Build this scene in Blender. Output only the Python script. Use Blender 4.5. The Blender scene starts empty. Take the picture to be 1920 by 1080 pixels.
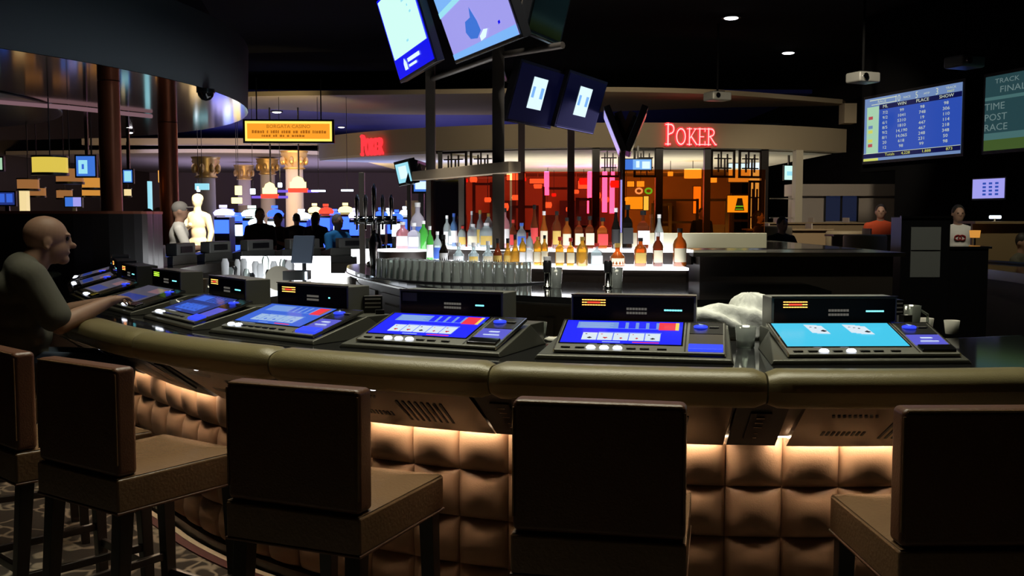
import bpy, math, random
from mathutils import Vector, Matrix
random.seed(7)
PI = math.pi
col = bpy.context.scene.collection

# ------------------------------------------------------------------ camera
F, Y0, H = 1880.0, 407.0, 1.6
TH = math.atan((540 - Y0) / F)
CT, ST = math.cos(TH), math.sin(TH)
sc = bpy.context.scene
cd = bpy.data.cameras.new('camera')
cam = bpy.data.objects.new('camera', cd)
col.objects.link(cam)
cam.location = (0, 0, H)
cam.rotation_euler = (PI / 2 - TH, 0, 0)
cd.sensor_width = 36
cd.lens = 36 * F / 1920
cd.clip_end = 200
cd.clip_start = .02
sc.camera = cam

def at(px, py, Y):
    """a point seen at (px, py) that stands Y metres away"""
    X = (px - 960) / F; V = (540 - py) / F
    d = (X, CT + V * ST, -ST + V * CT)
    k = Y / d[1]
    return Vector((d[0] * k, Y, H + d[2] * k))

def az(px, py, z):
    X = (px - 960) / F; V = (540 - py) / F
    d = (X, CT + V * ST, -ST + V * CT)
    k = (z - H) / d[2]
    return Vector((d[0] * k, d[1] * k, z))

# ------------------------------------------------------------------ materials
MATS = {}
def pbr(name, c, rough=.5, metal=0., noise=0., nscale=20., bump=0., bscale=60., spec=.5, coat=0., trans=0.):
    m = bpy.data.materials.new(name); m.use_nodes = True
    nt = m.node_tree; b = nt.nodes['Principled BSDF']
    b.inputs['Base Color'].default_value = (*c, 1)
    b.inputs['Roughness'].default_value = rough
    b.inputs['Metallic'].default_value = metal
    b.inputs['Specular IOR Level'].default_value = spec
    b.inputs['Coat Weight'].default_value = coat
    b.inputs['Coat Roughness'].default_value = .12
    tc = nt.nodes.new('ShaderNodeTexCoord')
    if noise:
        n = nt.nodes.new('ShaderNodeTexNoise'); n.inputs['Scale'].default_value = nscale
        n.inputs['Detail'].default_value = 4
        r = nt.nodes.new('ShaderNodeMix'); r.data_type = 'RGBA'
        r.inputs['A'].default_value = (*[v * (1 - noise) for v in c], 1)
        r.inputs['B'].default_value = (*[min(1, v * (1 + noise)) for v in c], 1)
        nt.links.new(tc.outputs['Object'], n.inputs['Vector'])
        nt.links.new(n.outputs['Fac'], r.inputs['Factor'])
        nt.links.new(r.outputs['Result'], b.inputs['Base Color'])
    if bump:
        n2 = nt.nodes.new('ShaderNodeTexNoise'); n2.inputs['Scale'].default_value = bscale
        n2.inputs['Detail'].default_value = 3
        bp = nt.nodes.new('ShaderNodeBump'); bp.inputs['Strength'].default_value = bump
        bp.inputs['Distance'].default_value = .004
        nt.links.new(tc.outputs['Object'], n2.inputs['Vector'])
        nt.links.new(n2.outputs['Fac'], bp.inputs['Height'])
        nt.links.new(bp.outputs['Normal'], b.inputs['Normal'])
    MATS[name] = m
    return m

def emi(name, c, s=1.):
    m = bpy.data.materials.new(name); m.use_nodes = True
    b = m.node_tree.nodes['Principled BSDF']
    b.inputs['Base Color'].default_value = (.02, .02, .02, 1)
    b.inputs['Roughness'].default_value = .25
    b.inputs['Specular IOR Level'].default_value = .12
    b.inputs['Emission Color'].default_value = (*c, 1)
    b.inputs['Emission Strength'].default_value = s
    MATS[name] = m
    return m

def glass(name, tint, gloss=.08, diff=0., dcol=(1, 1, 1), rough=.05):
    m = bpy.data.materials.new(name); m.use_nodes = True
    nt = m.node_tree; nt.nodes.clear()
    out = nt.nodes.new('ShaderNodeOutputMaterial')
    t = nt.nodes.new('ShaderNodeBsdfTransparent'); t.inputs['Color'].default_value = (*tint, 1)
    g = nt.nodes.new('ShaderNodeBsdfGlossy'); g.inputs['Roughness'].default_value = rough
    fr = nt.nodes.new('ShaderNodeFresnel'); fr.inputs['IOR'].default_value = 1.5
    ad = nt.nodes.new('ShaderNodeMath'); ad.operation = 'ADD'; ad.inputs[1].default_value = gloss; ad.use_clamp = True
    nt.links.new(fr.outputs[0], ad.inputs[0])
    mx = nt.nodes.new('ShaderNodeMixShader')
    nt.links.new(ad.outputs[0], mx.inputs[0])
    first = t
    if diff:
        d = nt.nodes.new('ShaderNodeBsdfTranslucent'); d.inputs['Color'].default_value = (*dcol, 1)
        d2 = nt.nodes.new('ShaderNodeBsdfDiffuse'); d2.inputs['Color'].default_value = (*dcol, 1)
        m0 = nt.nodes.new('ShaderNodeMixShader'); m0.inputs[0].default_value = .5
        nt.links.new(d.outputs[0], m0.inputs[1]); nt.links.new(d2.outputs[0], m0.inputs[2])
        m1 = nt.nodes.new('ShaderNodeMixShader'); m1.inputs[0].default_value = diff
        nt.links.new(t.outputs[0], m1.inputs[1]); nt.links.new(m0.outputs[0], m1.inputs[2])
        first = m1
    nt.links.new(first.outputs[0], mx.inputs[1]); nt.links.new(g.outputs[0], mx.inputs[2])
    nt.links.new(mx.outputs[0], out.inputs[0])
    MATS[name] = m
    return m

M = MATS
pbr('carpet', (.05, .045, .035), .95)
def make_carpet():
    m = M['carpet']; nt = m.node_tree; b = nt.nodes['Principled BSDF']
    tc = [n for n in nt.nodes if n.type == 'TEX_COORD'][0]
    nz = nt.nodes.new('ShaderNodeTexNoise'); nz.inputs['Scale'].default_value = 3; nz.inputs['Detail'].default_value = 2
    ad = nt.nodes.new('ShaderNodeMix'); ad.data_type = 'RGBA'; ad.inputs['Factor'].default_value = .35
    nt.links.new(tc.outputs['Object'], nz.inputs['Vector'])
    nt.links.new(tc.outputs['Object'], ad.inputs['A']); nt.links.new(nz.outputs['Color'], ad.inputs['B'])
    v = nt.nodes.new('ShaderNodeTexVoronoi'); v.feature = 'DISTANCE_TO_EDGE'; v.inputs['Scale'].default_value = 6
    nt.links.new(ad.outputs['Result'], v.inputs['Vector'])
    r = nt.nodes.new('ShaderNodeValToRGB')
    r.color_ramp.elements[0].position = .02; r.color_ramp.elements[0].color = (.30, .27, .21, 1)
    r.color_ramp.elements[1].position = .075; r.color_ramp.elements[1].color = (.035, .030, .024, 1)
    nt.links.new(v.outputs['Distance'], r.inputs['Fac']); nt.links.new(r.outputs['Color'], b.inputs['Base Color'])
make_carpet()
pbr('rail_leather', (.21, .175, .085), .34, bump=.25, bscale=260, spec=.5)
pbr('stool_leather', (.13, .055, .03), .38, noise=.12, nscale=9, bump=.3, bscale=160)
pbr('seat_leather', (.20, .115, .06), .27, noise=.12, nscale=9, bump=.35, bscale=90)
pbr('pad_leather', (.42, .265, .165), .48, bump=.2, bscale=200)
pbr('dark_wood', (.018, .012, .009), .3)
pbr('espresso_panel', (.055, .045, .035), .4, noise=.2, nscale=4)
pbr('granite', (.012, .012, .013), .07, noise=.4, nscale=150, spec=.7)
pbr('steel', (.55, .53, .48), .22, 1., bump=.05, bscale=300)
pbr('dark_steel', (.16, .155, .15), .3, 1.)
pbr('black_plastic', (.012, .012, .013), .3)
pbr('grey_plastic', (.17, .17, .15), .35)
pbr('pole_metal', (.16, .135, .11), .4, .6)
pbr('machine_face', (.13, .13, .11), .33, .4)
pbr('machine_gloss', (.008, .008, .009), .08)
pbr('chrome', (.75, .75, .72), .12, 1.)
pbr('black_paint', (.004, .004, .004), .9, spec=.05)
pbr('ceiling_black', (.005, .005, .005), .95, spec=.1)
pbr('navy_paint', (.02, .03, .26), .8)
pbr('drum_paint', (.13, .15, .16), .7)
pbr('gold_mirror', (.34, .26, .17), .10, 1.)
pbr("rail_paint", (.50, .38, .24), .4, .2)
pbr("steel_base", (.72, .68, .50), .3, .35)
pbr("cabinet_grey", (.26, .22, .18), .45, .3)
pbr("granite_light", (.10, .10, .10), .18)
pbr("cab_glass", (.34, .36, .33), .35)
pbr("monitor_back", (.07, .09, .12), .5)
emi("station_glow", (.86, .92, 1.), 1.9)  # emission standing in for strong light on the station top
emi("led_shelf", (.93, .94, 1.), 4.2)
pbr('copper', (.42, .13, .06), .35, .7, noise=.3, nscale=2)
pbr('cream_paint', (.62, .55, .40), .7)
pbr('soffit_paint', (.46, .37, .24), .7)
pbr('plaster', (.55, .5, .45), .7)
pbr('gold_leaf', (.75, .5, .18), .35, .6)
pbr('marble_warm', (.8, .68, .48), .5)
pbr('skin', (.40, .23, .155), .55, noise=.06, nscale=30)
pbr('skin_pale', (.50, .32, .22), .55)
pbr('shirt_grey', (.11, .105, .08), .9, bump=.3, bscale=25)
pbr('shirt_white', (.80, .77, .70), .9)
pbr('shirt_black', (.012, .012, .014), .9)
pbr('shirt_blue', (.04, .32, .75), .9)
pbr('shirt_orange', (.75, .10, .03), .9)
pbr('jeans', (.045, .065, .10), .9)
pbr('hair_dark', (.02, .015, .012), .6)
pbr('hair_grey', (.22, .20, .18), .7)
pbr('paper', (.65, .63, .58), .8)
pbr('towel', (.62, .63, .58), .95, bump=.5, bscale=60)
pbr('ceramic', (.8, .8, .78), .3)
pbr('casino_wall', (.26, .22, .30), .8)
pbr('maroon', (.09, .015, .015), .6)
pbr('post_grey', (.035, .038, .04), .4)
pbr('red_print', (.35, .02, .02), .6)
pbr('booth_paint', (.45, .38, .31), .7)
pbr('desk_wood', (.33, .23, .12), .5)
pbr('cushion_tan', (.40, .32, .19), .6)
emi('led_warm', (1., .74, .50), 46)
emi('led_white', (.93, .95, 1.), 3.2)
emi('work_glow', (.95, .97, 1.), 5)  # emission for the overexposed parts of the work station
emi('blue_screen', (.001, .006, .95), 1.2)
emi('blue_mid', (.05, .16, .85), .8)
emi('blue_dim', (.03, .06, .35), .6)
emi('table_blue', (.22, .42, .95), .75)
emi('table_pale', (.42, .62, .95), .8)
emi('bonus_red', (.95, .03, .06), .95)
emi('bonus_yellow', (1., .75, .1), .9)
emi('card_face', (.72, .85, .95), .95)
emi('card_red', (.75, .02, .04), .7)
emi('card_black', (.02, .02, .05), .4)
emi('cyan_screen', (.05, .60, .88), .95)
emi('button_lit', (.80, .85, 1.), 4.)
emi('button_blue', (.03, .06, 1.), 1.3)
emi('violet_panel', (.12, .12, .75), .8)
emi('led_amber', (1., .42, .08), 3.)
emi('led_green', (.45, 1., .05), 2.)
emi('led_cyan', (.2, .85, .95), 1.8)
emi('badge', (.28, .26, .22), .35)
emi('dim_lilac', (.16, .15, .22), .45)
emi('dim_pink', (.55, .3, .35), .35)
emi('white_glow', (1., .97, .95), 4)
emi('downlight', (.95, .93, 1.), 7)
emi('red_neon', (1., .03, .04), 1.5)
emi('pink_neon', (1., .45, .42), 1.6)
emi('sign_amber', (1., .36, .025), 1.0)
emi('sign_yellow', (1., .78, .13), 1.2)
emi('sign_text', (.50, .15, .01), .8)
emi('lamp_orange', (1., .42, .07), .62)
emi('lamp_yellow', (.95, .72, .10), .75)
emi('lamp_dim', (.80, .33, .10), .38)
emi('lamp_cream', (1., .78, .38), .9)
emi('tv_blue', (.06, .22, .85), .8)
emi('tv_cyan', (.35, .80, .95), .95)
emi('tv_mint', (.62, .98, .88), 1.05)
emi('tv_navy', (.003, .004, .95), .9)
emi('tv_navy_dark', (.002, .003, .028), .4)
emi('tv_lilac', (.40, .38, .95), .9)
emi('tv_sky', (.22, .50, 1.), .95)
emi('tv_ice', (.70, .90, 1.), 1.1)
emi('board_blue', (.03, .09, .52), .8)
emi('board_band', (.20, .32, .62), .75)
emi('board_dark', (.005, .008, .10), .6)
emi('board_mint', (.50, .82, .55), .75)
emi('board_text', (.62, .70, .55), .9)
emi('board_yellow', (.75, .78, .15), .8)
emi('board_red', (.65, .10, .12), .7)
emi('board_teal', (.022, .065, .075), .8)
emi('board_tealtext', (.16, .24, .24), .8)
emi('board_tealband', (.07, .17, .17), .8)
emi('board_green', (.06, .11, .025), .8)
emi('slot_blue', (.03, .09, 1.), 3.2)
emi('slot_white', (.70, .85, 1.), 4.5)
emi('slot_lilac', (.55, .5, 1.), 2.6)
emi('slot_yellow', (1., .8, .3), 2.4)
emi('slot_green', (.6, .98, .8), 2.2)
emi('slot_red', (1., .06, .03), 1.6)
emi('magenta_tube', (1., .25, 1.), 9)
emi('lamp_wall', (1., .62, .2), 2.0)
emi('room_red', (1., .13, .03), .55)
emi('orange_glow', (1., .42, .06), 1.6)
emi('neon_green', (.1, 1., .2), 1.6)
emi('purple_rail', (.22, .12, .8), 1.)
emi('poster_yellow', (1., .75, .12), 1.5)
emi('cool_pane', (.75, .88, 1.), 1.2)
emi('dark_pane', (.012, .018, .05), .6)
pbr('poker_wall', (.60, .45, .30), .8)
pbr('poker_ceiling', (.75, .70, .55), .7, noise=.15, nscale=1.5)
glass('amber_glass', (.93, .52, .18), .02)
glass('ruby_glass', (.88, .30, .24), .02)
glass('tumbler_glass', (.86, .92, .88), .14, .38, (.85, .92, .85))
glass('clear_bottle', (.80, .90, .90), .08, .60, (.78, .90, .92))
glass('frost_bottle', (.8, .8, .95), .05, .85, (.88, .84, .98))
glass('green_bottle', (.15, .8, .12), .06, .60, (.18, .85, .15))
glass('pink_bottle', (.95, .5, .55), .06, .65, (.95, .45, .5))
glass('gold_bottle', (.95, .62, .12), .07, .5, (.95, .60, .12))
glass('amber_bottle', (.85, .28, .05), .07, .5, (.80, .27, .05))
glass('brown_bottle', (.45, .10, .03), .07, .5, (.40, .11, .04))
glass('black_bottle', (.05, .04, .03), .08, .6, (.03, .025, .02))
glass('blue_bottle', (.25, .45, .9), .06, .5, (.25, .5, .95))
pbr('label_cream', (.75, .68, .48), .7)
pbr('label_white', (.85, .85, .85), .7)
pbr('label_red', (.65, .05, .05), .7)
pbr('label_black', (.02, .02, .02), .6)
pbr('label_gold', (.6, .42, .1), .5)
pbr('label_blue', (.06, .15, .6), .6)
pbr('cap_black', (.015, .015, .015), .4)
pbr('cap_red', (.6, .04, .03), .4)
pbr('cap_gold', (.75, .5, .12), .35, .5)
pbr('cap_white', (.85, .85, .85), .4)
pbr('cap_blue', (.08, .2, .75), .4)

# ------------------------------------------------------------------ mesh builder
class MB:
    def __init__(s):
        s.v = []; s.f = []; s.m = []; s.sm = []; s.X = Matrix.Identity(4)
    def add(s, vs, fs, mat=0, smooth=False):
        o = len(s.v)
        for p in vs: s.v.append(s.X @ Vector(p))
        for f in fs:
            s.f.append([o + i for i in f]); s.m.append(mat); s.sm.append(smooth)
        return s
    def box(s, c, d, mat=0, rot=None):
        x, y, z = d[0] / 2, d[1] / 2, d[2] / 2
        vs = [Vector((a * x, b * y, e * z)) for e in (-1, 1) for b in (-1, 1) for a in (-1, 1)]
        if rot is not None: vs = [rot @ v for v in vs]
        c = Vector(c)
        return s.add([v + c for v in vs], [(0, 2, 3, 1), (4, 5, 7, 6), (0, 1, 5, 4), (2, 6, 7, 3), (0, 4, 6, 2), (1, 3, 7, 5)], mat)
    def hexa(s, b, t, mat=0):
        """four bottom and four top corners, both counter-clockwise from above"""
        return s.add(list(b) + list(t), [(3, 2, 1, 0), (4, 5, 6, 7), (0, 1, 5, 4), (1, 2, 6, 5), (2, 3, 7, 6), (3, 0, 4, 7)], mat)
    def prism(s, poly, z0, z1, mat=0):
        n = len(poly)
        vs = [(p[0], p[1], z0) for p in poly] + [(p[0], p[1], z1) for p in poly]
        fs = [tuple(range(n - 1, -1, -1)), tuple(range(n, 2 * n))] + [(i, (i + 1) % n, n + (i + 1) % n, n + i) for i in range(n)]
        return s.add(vs, fs, mat)
    def poly(s, pts, mat=0):
        return s.add(pts, [tuple(range(len(pts)))], mat)
    def ring(s, p0, p1, r0, r1, n=12, mat=0, cap=True, smooth=True):
        p0 = Vector(p0); p1 = Vector(p1); a = (p1 - p0)
        q = a.to_track_quat('Z', 'Y') if a.length > 1e-9 else Matrix.Identity(3).to_quaternion()
        vs = []
        for p, r in ((p0, r0), (p1, r1)):
            for i in range(n):
                t = 2 * PI * i / n
                vs.append(p + q @ Vector((math.cos(t) * r, math.sin(t) * r, 0)))
        s.add(vs, [(i, (i + 1) % n, n + (i + 1) % n, n + i) for i in range(n)], mat, smooth)
        if cap:
            s.add(vs[:n], [tuple(range(n - 1, -1, -1))], mat); s.add(vs[n:], [tuple(range(n))], mat)
        return s
    def lathe(s, prof, c=(0, 0, 0), n=16, mat=0, sx=1, sy=1, smooth=True):
        vs = []
        for r, z in prof:
            for i in range(n):
                t = 2 * PI * i / n
                vs.append((c[0] + r * math.cos(t) * sx, c[1] + r * math.sin(t) * sy, c[2] + z))
        fs = []
        for k in range(len(prof) - 1):
            for i in range(n):
                j = (i + 1) % n
                fs.append((k * n + i, k * n + j, (k + 1) * n + j, (k + 1) * n + i))
        s.add(vs, fs, mat, smooth)
        if prof[0][0] > 1e-4: s.add(vs[:n], [tuple(range(n - 1, -1, -1))], mat)
        if prof[-1][0] > 1e-4: s.add(vs[-n:], [tuple(range(n))], mat)
        return s
    def sphere(s, c, r, n=12, mat=0, rot=None):
        if not hasattr(r, '__len__'): r = (r, r, r)
        m = max(6, n // 2 + 2); vs = []; fs = []
        for k in range(m + 1):
            a = PI * k / m
            for i in range(n):
                t = 2 * PI * i / n
                p = Vector((r[0] * math.sin(a) * math.cos(t), r[1] * math.sin(a) * math.sin(t), -r[2] * math.cos(a)))
                if rot is not None: p = rot @ p
                vs.append(p + Vector(c))
        for k in range(m):
            for i in range(n):
                j = (i + 1) % n
                fs.append((k * n + i, k * n + j, (k + 1) * n + j, (k + 1) * n + i))
        return s.add(vs, fs, mat, True)
    def limb(s, pts, rs, n=12, mat=0):
        for i in range(len(pts)):
            s.sphere(pts[i], rs[i], n, mat)
            if i: s.ring(pts[i - 1], pts[i], rs[i - 1], rs[i], n, mat, True)
        return s
    def tube(s, pts, r, n=8, mat=0):
        for i in range(len(pts) - 1):
            s.ring(pts[i], pts[i + 1], r, r, n, mat, True)
            if 0 < i: s.sphere(pts[i], r * 1.01, n, mat)
        return s
    def grid(s, fn, nu, nv, mat=0, smooth=True, flip=False):
        vs = [fn(i / nu, j / nv) for j in range(nv + 1) for i in range(nu + 1)]
        fs = []
        for j in range(nv):
            for i in range(nu):
                a = j * (nu + 1) + i
                q = (a, a + 1, a + nu + 2, a + nu + 1)
                fs.append(q[::-1] if flip else q)
        return s.add(vs, fs, mat, smooth)
    def text(s, body, size, mat=0, at=(0, 0, 0), rot=None, align='CENTER', depth=.0, sx=1.):
        cu = bpy.data.curves.new('t', 'FONT'); cu.body = body; cu.size = size; cu.align_x = align; cu.align_y = 'CENTER'
        cu.extrude = depth; cu.resolution_u = 2
        o = bpy.data.objects.new('t', cu)
        me = bpy.data.meshes.new_from_object(o)
        R = rot if rot is not None else Matrix.Identity(3)
        vs = [R @ Vector((v.co.x * sx, v.co.y, v.co.z)) + Vector(at) for v in me.vertices]
        s.add(vs, [tuple(p.vertices) for p in me.polygons], mat)
        bpy.data.objects.remove(o); bpy.data.meshes.remove(me); bpy.data.curves.remove(cu)
        return s
    def build(s, name, mats, parent=None, loc=None, rz=None, bev=0, seg=2, subsurf=0, remesh=0, sm=False):
        me = bpy.data.meshes.new(name)
        me.from_pydata([tuple(v) for v in s.v], [], s.f)
        if not isinstance(mats, (list, tuple)): mats = [mats]
        for k in mats: me.materials.append(M[k] if isinstance(k, str) else k)
        me.polygons.foreach_set('material_index', s.m)
        me.polygons.foreach_set('use_smooth', [bool(x) or sm for x in s.sm])
        me.update()
        o = bpy.data.objects.new(name, me); col.objects.link(o)
        if parent is not None: o.parent = parent
        if loc is not None: o.location = loc
        if rz is not None: o.rotation_euler = (0, 0, rz)
        if bev:
            b = o.modifiers.new('bevel', 'BEVEL'); b.width = bev; b.segments = seg; b.limit_method = 'ANGLE'; b.angle_limit = .6
            for p in me.polygons: p.use_smooth = True
            wn = o.modifiers.new('wn', 'WEIGHTED_NORMAL'); wn.keep_sharp = True
        if remesh:
            r = o.modifiers.new('remesh', 'REMESH'); r.mode = 'VOXEL'; r.voxel_size = remesh; r.use_smooth_shade = True
            k = o.modifiers.new('smooth', 'SMOOTH'); k.factor = .6; k.iterations = 4
        if subsurf:
            u = o.modifiers.new('sub', 'SUBSURF'); u.levels = subsurf; u.render_levels = subsurf
        return o

def thing(name, label, cat, loc=(0, 0, 0), rz=0, group=None):
    o = bpy.data.objects.new(name, None); col.objects.link(o)
    o.location = loc; o.rotation_euler = (0, 0, rz); o.empty_display_size = .1
    return tag(o, label, cat, group)
def tag(o, label, cat, group=None, kind=None):
    if label: o['label'] = label
    if cat: o['category'] = cat
    if group: o['group'] = group
    if kind: o['kind'] = kind
    return o
def struct(o, label=None, cat=None):
    o['kind'] = 'structure'
    if label: o['label'] = label; o['category'] = cat
    return o
def copy_tree(o, parent=None):
    c = o.copy(); col.objects.link(c)
    if parent is not None: c.parent = parent
    for ch in list(o.children): copy_tree(ch, c)
    return c
ORD = ['first', 'second', 'third', 'fourth', 'fifth', 'sixth', 'seventh', 'eighth', 'ninth', 'tenth', 'eleventh', 'twelfth',
       'thirteenth', 'fourteenth', 'fifteenth', 'sixteenth', 'seventeenth', 'eighteenth', 'nineteenth', 'twentieth', 'twenty-first', 'twenty-second', 'twenty-third', 'twenty-fourth', 'twenty-fifth', 'twenty-sixth', 'twenty-seventh']
# ------------------------------------------------------------------ outline of the bar
CX, CY, R0 = 1.143, 7.148, 3.84
def circ(deg): a = math.radians(deg); return Vector((CX + R0 * math.sin(a), CY - R0 * math.cos(a)))
ctrl = [circ(d) for d in range(-55, 26, 5)]
ctrl += [Vector(p) for p in ((3.85, 4.5), (4.9, 6.1), (5.5, 8.2), (5.6, 10.5), (5.0, 12.8), (3.5, 14.4), (1.2, 15.1), (-1.2, 15.0),
                             (-3.0, 14.1), (-3.95, 12.7), (-4.28, 11.2), (-4.25, 9.9), (-4.05, 8.9), (-3.75, 8.0), (-3.40, 7.15), (-2.98, 6.30), (-2.50, 5.58))]
def catmull(P, sub=24):
    out = []; n = len(P)
    for i in range(n):
        a, b, c, d = P[(i - 1) % n], P[i], P[(i + 1) % n], P[(i + 2) % n]
        for k in range(sub):
            t = k / sub
            out.append(.5 * ((2 * b) + (c - a) * t + (2 * a - 5 * b + 4 * c - d) * t * t + (3 * b - a - 3 * c + d) * t ** 3))
    return out
LOOP = catmull(ctrl)
CUM = [0.]
for i in range(len(LOOP)): CUM.append(CUM[-1] + (LOOP[(i + 1) % len(LOOP)] - LOOP[i]).length)
TOTAL = CUM[-1]
S_OFF = math.radians(55) * R0          # s = 0 where the ring faces the camera side squarely
import bisect
def base(s):
    s = (s + S_OFF) % TOTAL
    i = min(bisect.bisect_right(CUM, s) - 1, len(LOOP) - 1)
    t = (s - CUM[i]) / (CUM[i + 1] - CUM[i])
    return LOOP[i].lerp(LOOP[(i + 1) % len(LOOP)], t)
def frame(s):
    p = base(s); t = (base(s + .06) - base(s - .06)).normalized()
    return p, t, Vector((t.y, -t.x))
def P(s, off, z, t=0.):
    p, tt, n = frame(s)
    q = p + n * off + tt * t
    return Vector((q.x, q.y, z))
def place(o, s, off=0., z=0., spin=0.):
    p, t, n = frame(s); q = p + n * off
    o.location = (q.x, q.y, z); o.rotation_euler = (0, 0, math.atan2(t.y, t.x) + spin)
    return o
STEP = .8898
SEAM0 = -.311
FLEFT, FRIGHT = -10, 5                  # sections of bar modelled with full front

bar = thing('bar_counter', 'large oval bar counter with padded leather front and dark glossy top', 'bar', (0, 0, 0))
# counter top ring
N = 420
b = MB()
def top_ring(b, o1, o0, z0, z1, mat=0, s0=None, s1=None, n=N):
    for i in range(n + (0 if s0 is None else 1)):
        s = (TOTAL * i / n) if s0 is None else s0 + (s1 - s0) * i / n
        b.v += [P(s, o1, z1), P(s, o0, z1), P(s, o0, z0), P(s, o1, z0)]
    rng = range(n) if s0 is None or True else 0
    L = n if s0 is None else n + 1
    for i in range(n):
        a = 4 * i; c = 4 * ((i + 1) % L)
        for k in range(4):
            k2 = (k + 1) % 4
            b.f.append([a + k, a + k2, c + k2, c + k]); b.m.append(mat); b.sm.append(False)
    if s0 is not None:
        b.f.append([3, 2, 1, 0]); b.f.append([4 * n, 4 * n + 1, 4 * n + 2, 4 * n + 3]); b.m += [mat] * 2; b.sm += [False] * 2
top_ring(b, .03, -.88, 1.045, 1.08)
b.build('countertop', 'granite', bar)
b = MB(); top_ring(b, -.885, -.90, .985, 1.078); b.build('edge_trim', 'steel', bar)
b = MB(); top_ring(b, -.34, -.80, .0, 1.045); b.build('base_cabinet', 'espresso_panel', bar)
# arm rest cushions, steel panels, padded front
def cushion(s0, s1):
    b = MB(); nu, nv = 26, 18
    def fn(u, v):
        e = min(u, 1 - u) * (s1 - s0) / .055
        k = 1. if e >= 1 else math.sqrt(max(0, 1 - (1 - e) ** 2)) * .22 + .78
        s = s0 + .003 + (s1 - s0 - .006) * u
        a = 2 * PI * v
        ca, sa = math.cos(a), math.sin(a)
        o = .072 + .088 * k * (abs(ca) ** .8) * (1 if ca > 0 else -1)
        z = 1.042 + .064 * k * (abs(sa) ** .8) * (1 if sa > 0 else -1)
        return P(s, o, z)
    b.grid(fn, nu, nv, flip=True)
    vs0 = [fn(0, j / nv) for j in range(nv)]; b.poly(vs0)
    vs1 = [fn(1, j / nv) for j in range(nv)][::-1]; b.poly(vs1)
    return b
for k in range(FLEFT, FRIGHT):
    s0 = SEAM0 + STEP * k
    cushion(s0, s0 + STEP).build('armrest_cushion', 'rail_leather', bar)
b = MB()
nsec = int((TOTAL - STEP * (FRIGHT - FLEFT)) / STEP)
s0 = SEAM0 + STEP * FRIGHT; ds = (TOTAL - STEP * (FRIGHT - FLEFT)) / nsec
for k in range(nsec):
    cushion(s0 + ds * k, s0 + ds * (k + 1)).build('armrest_cushion', 'rail_leather', bar)
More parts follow.
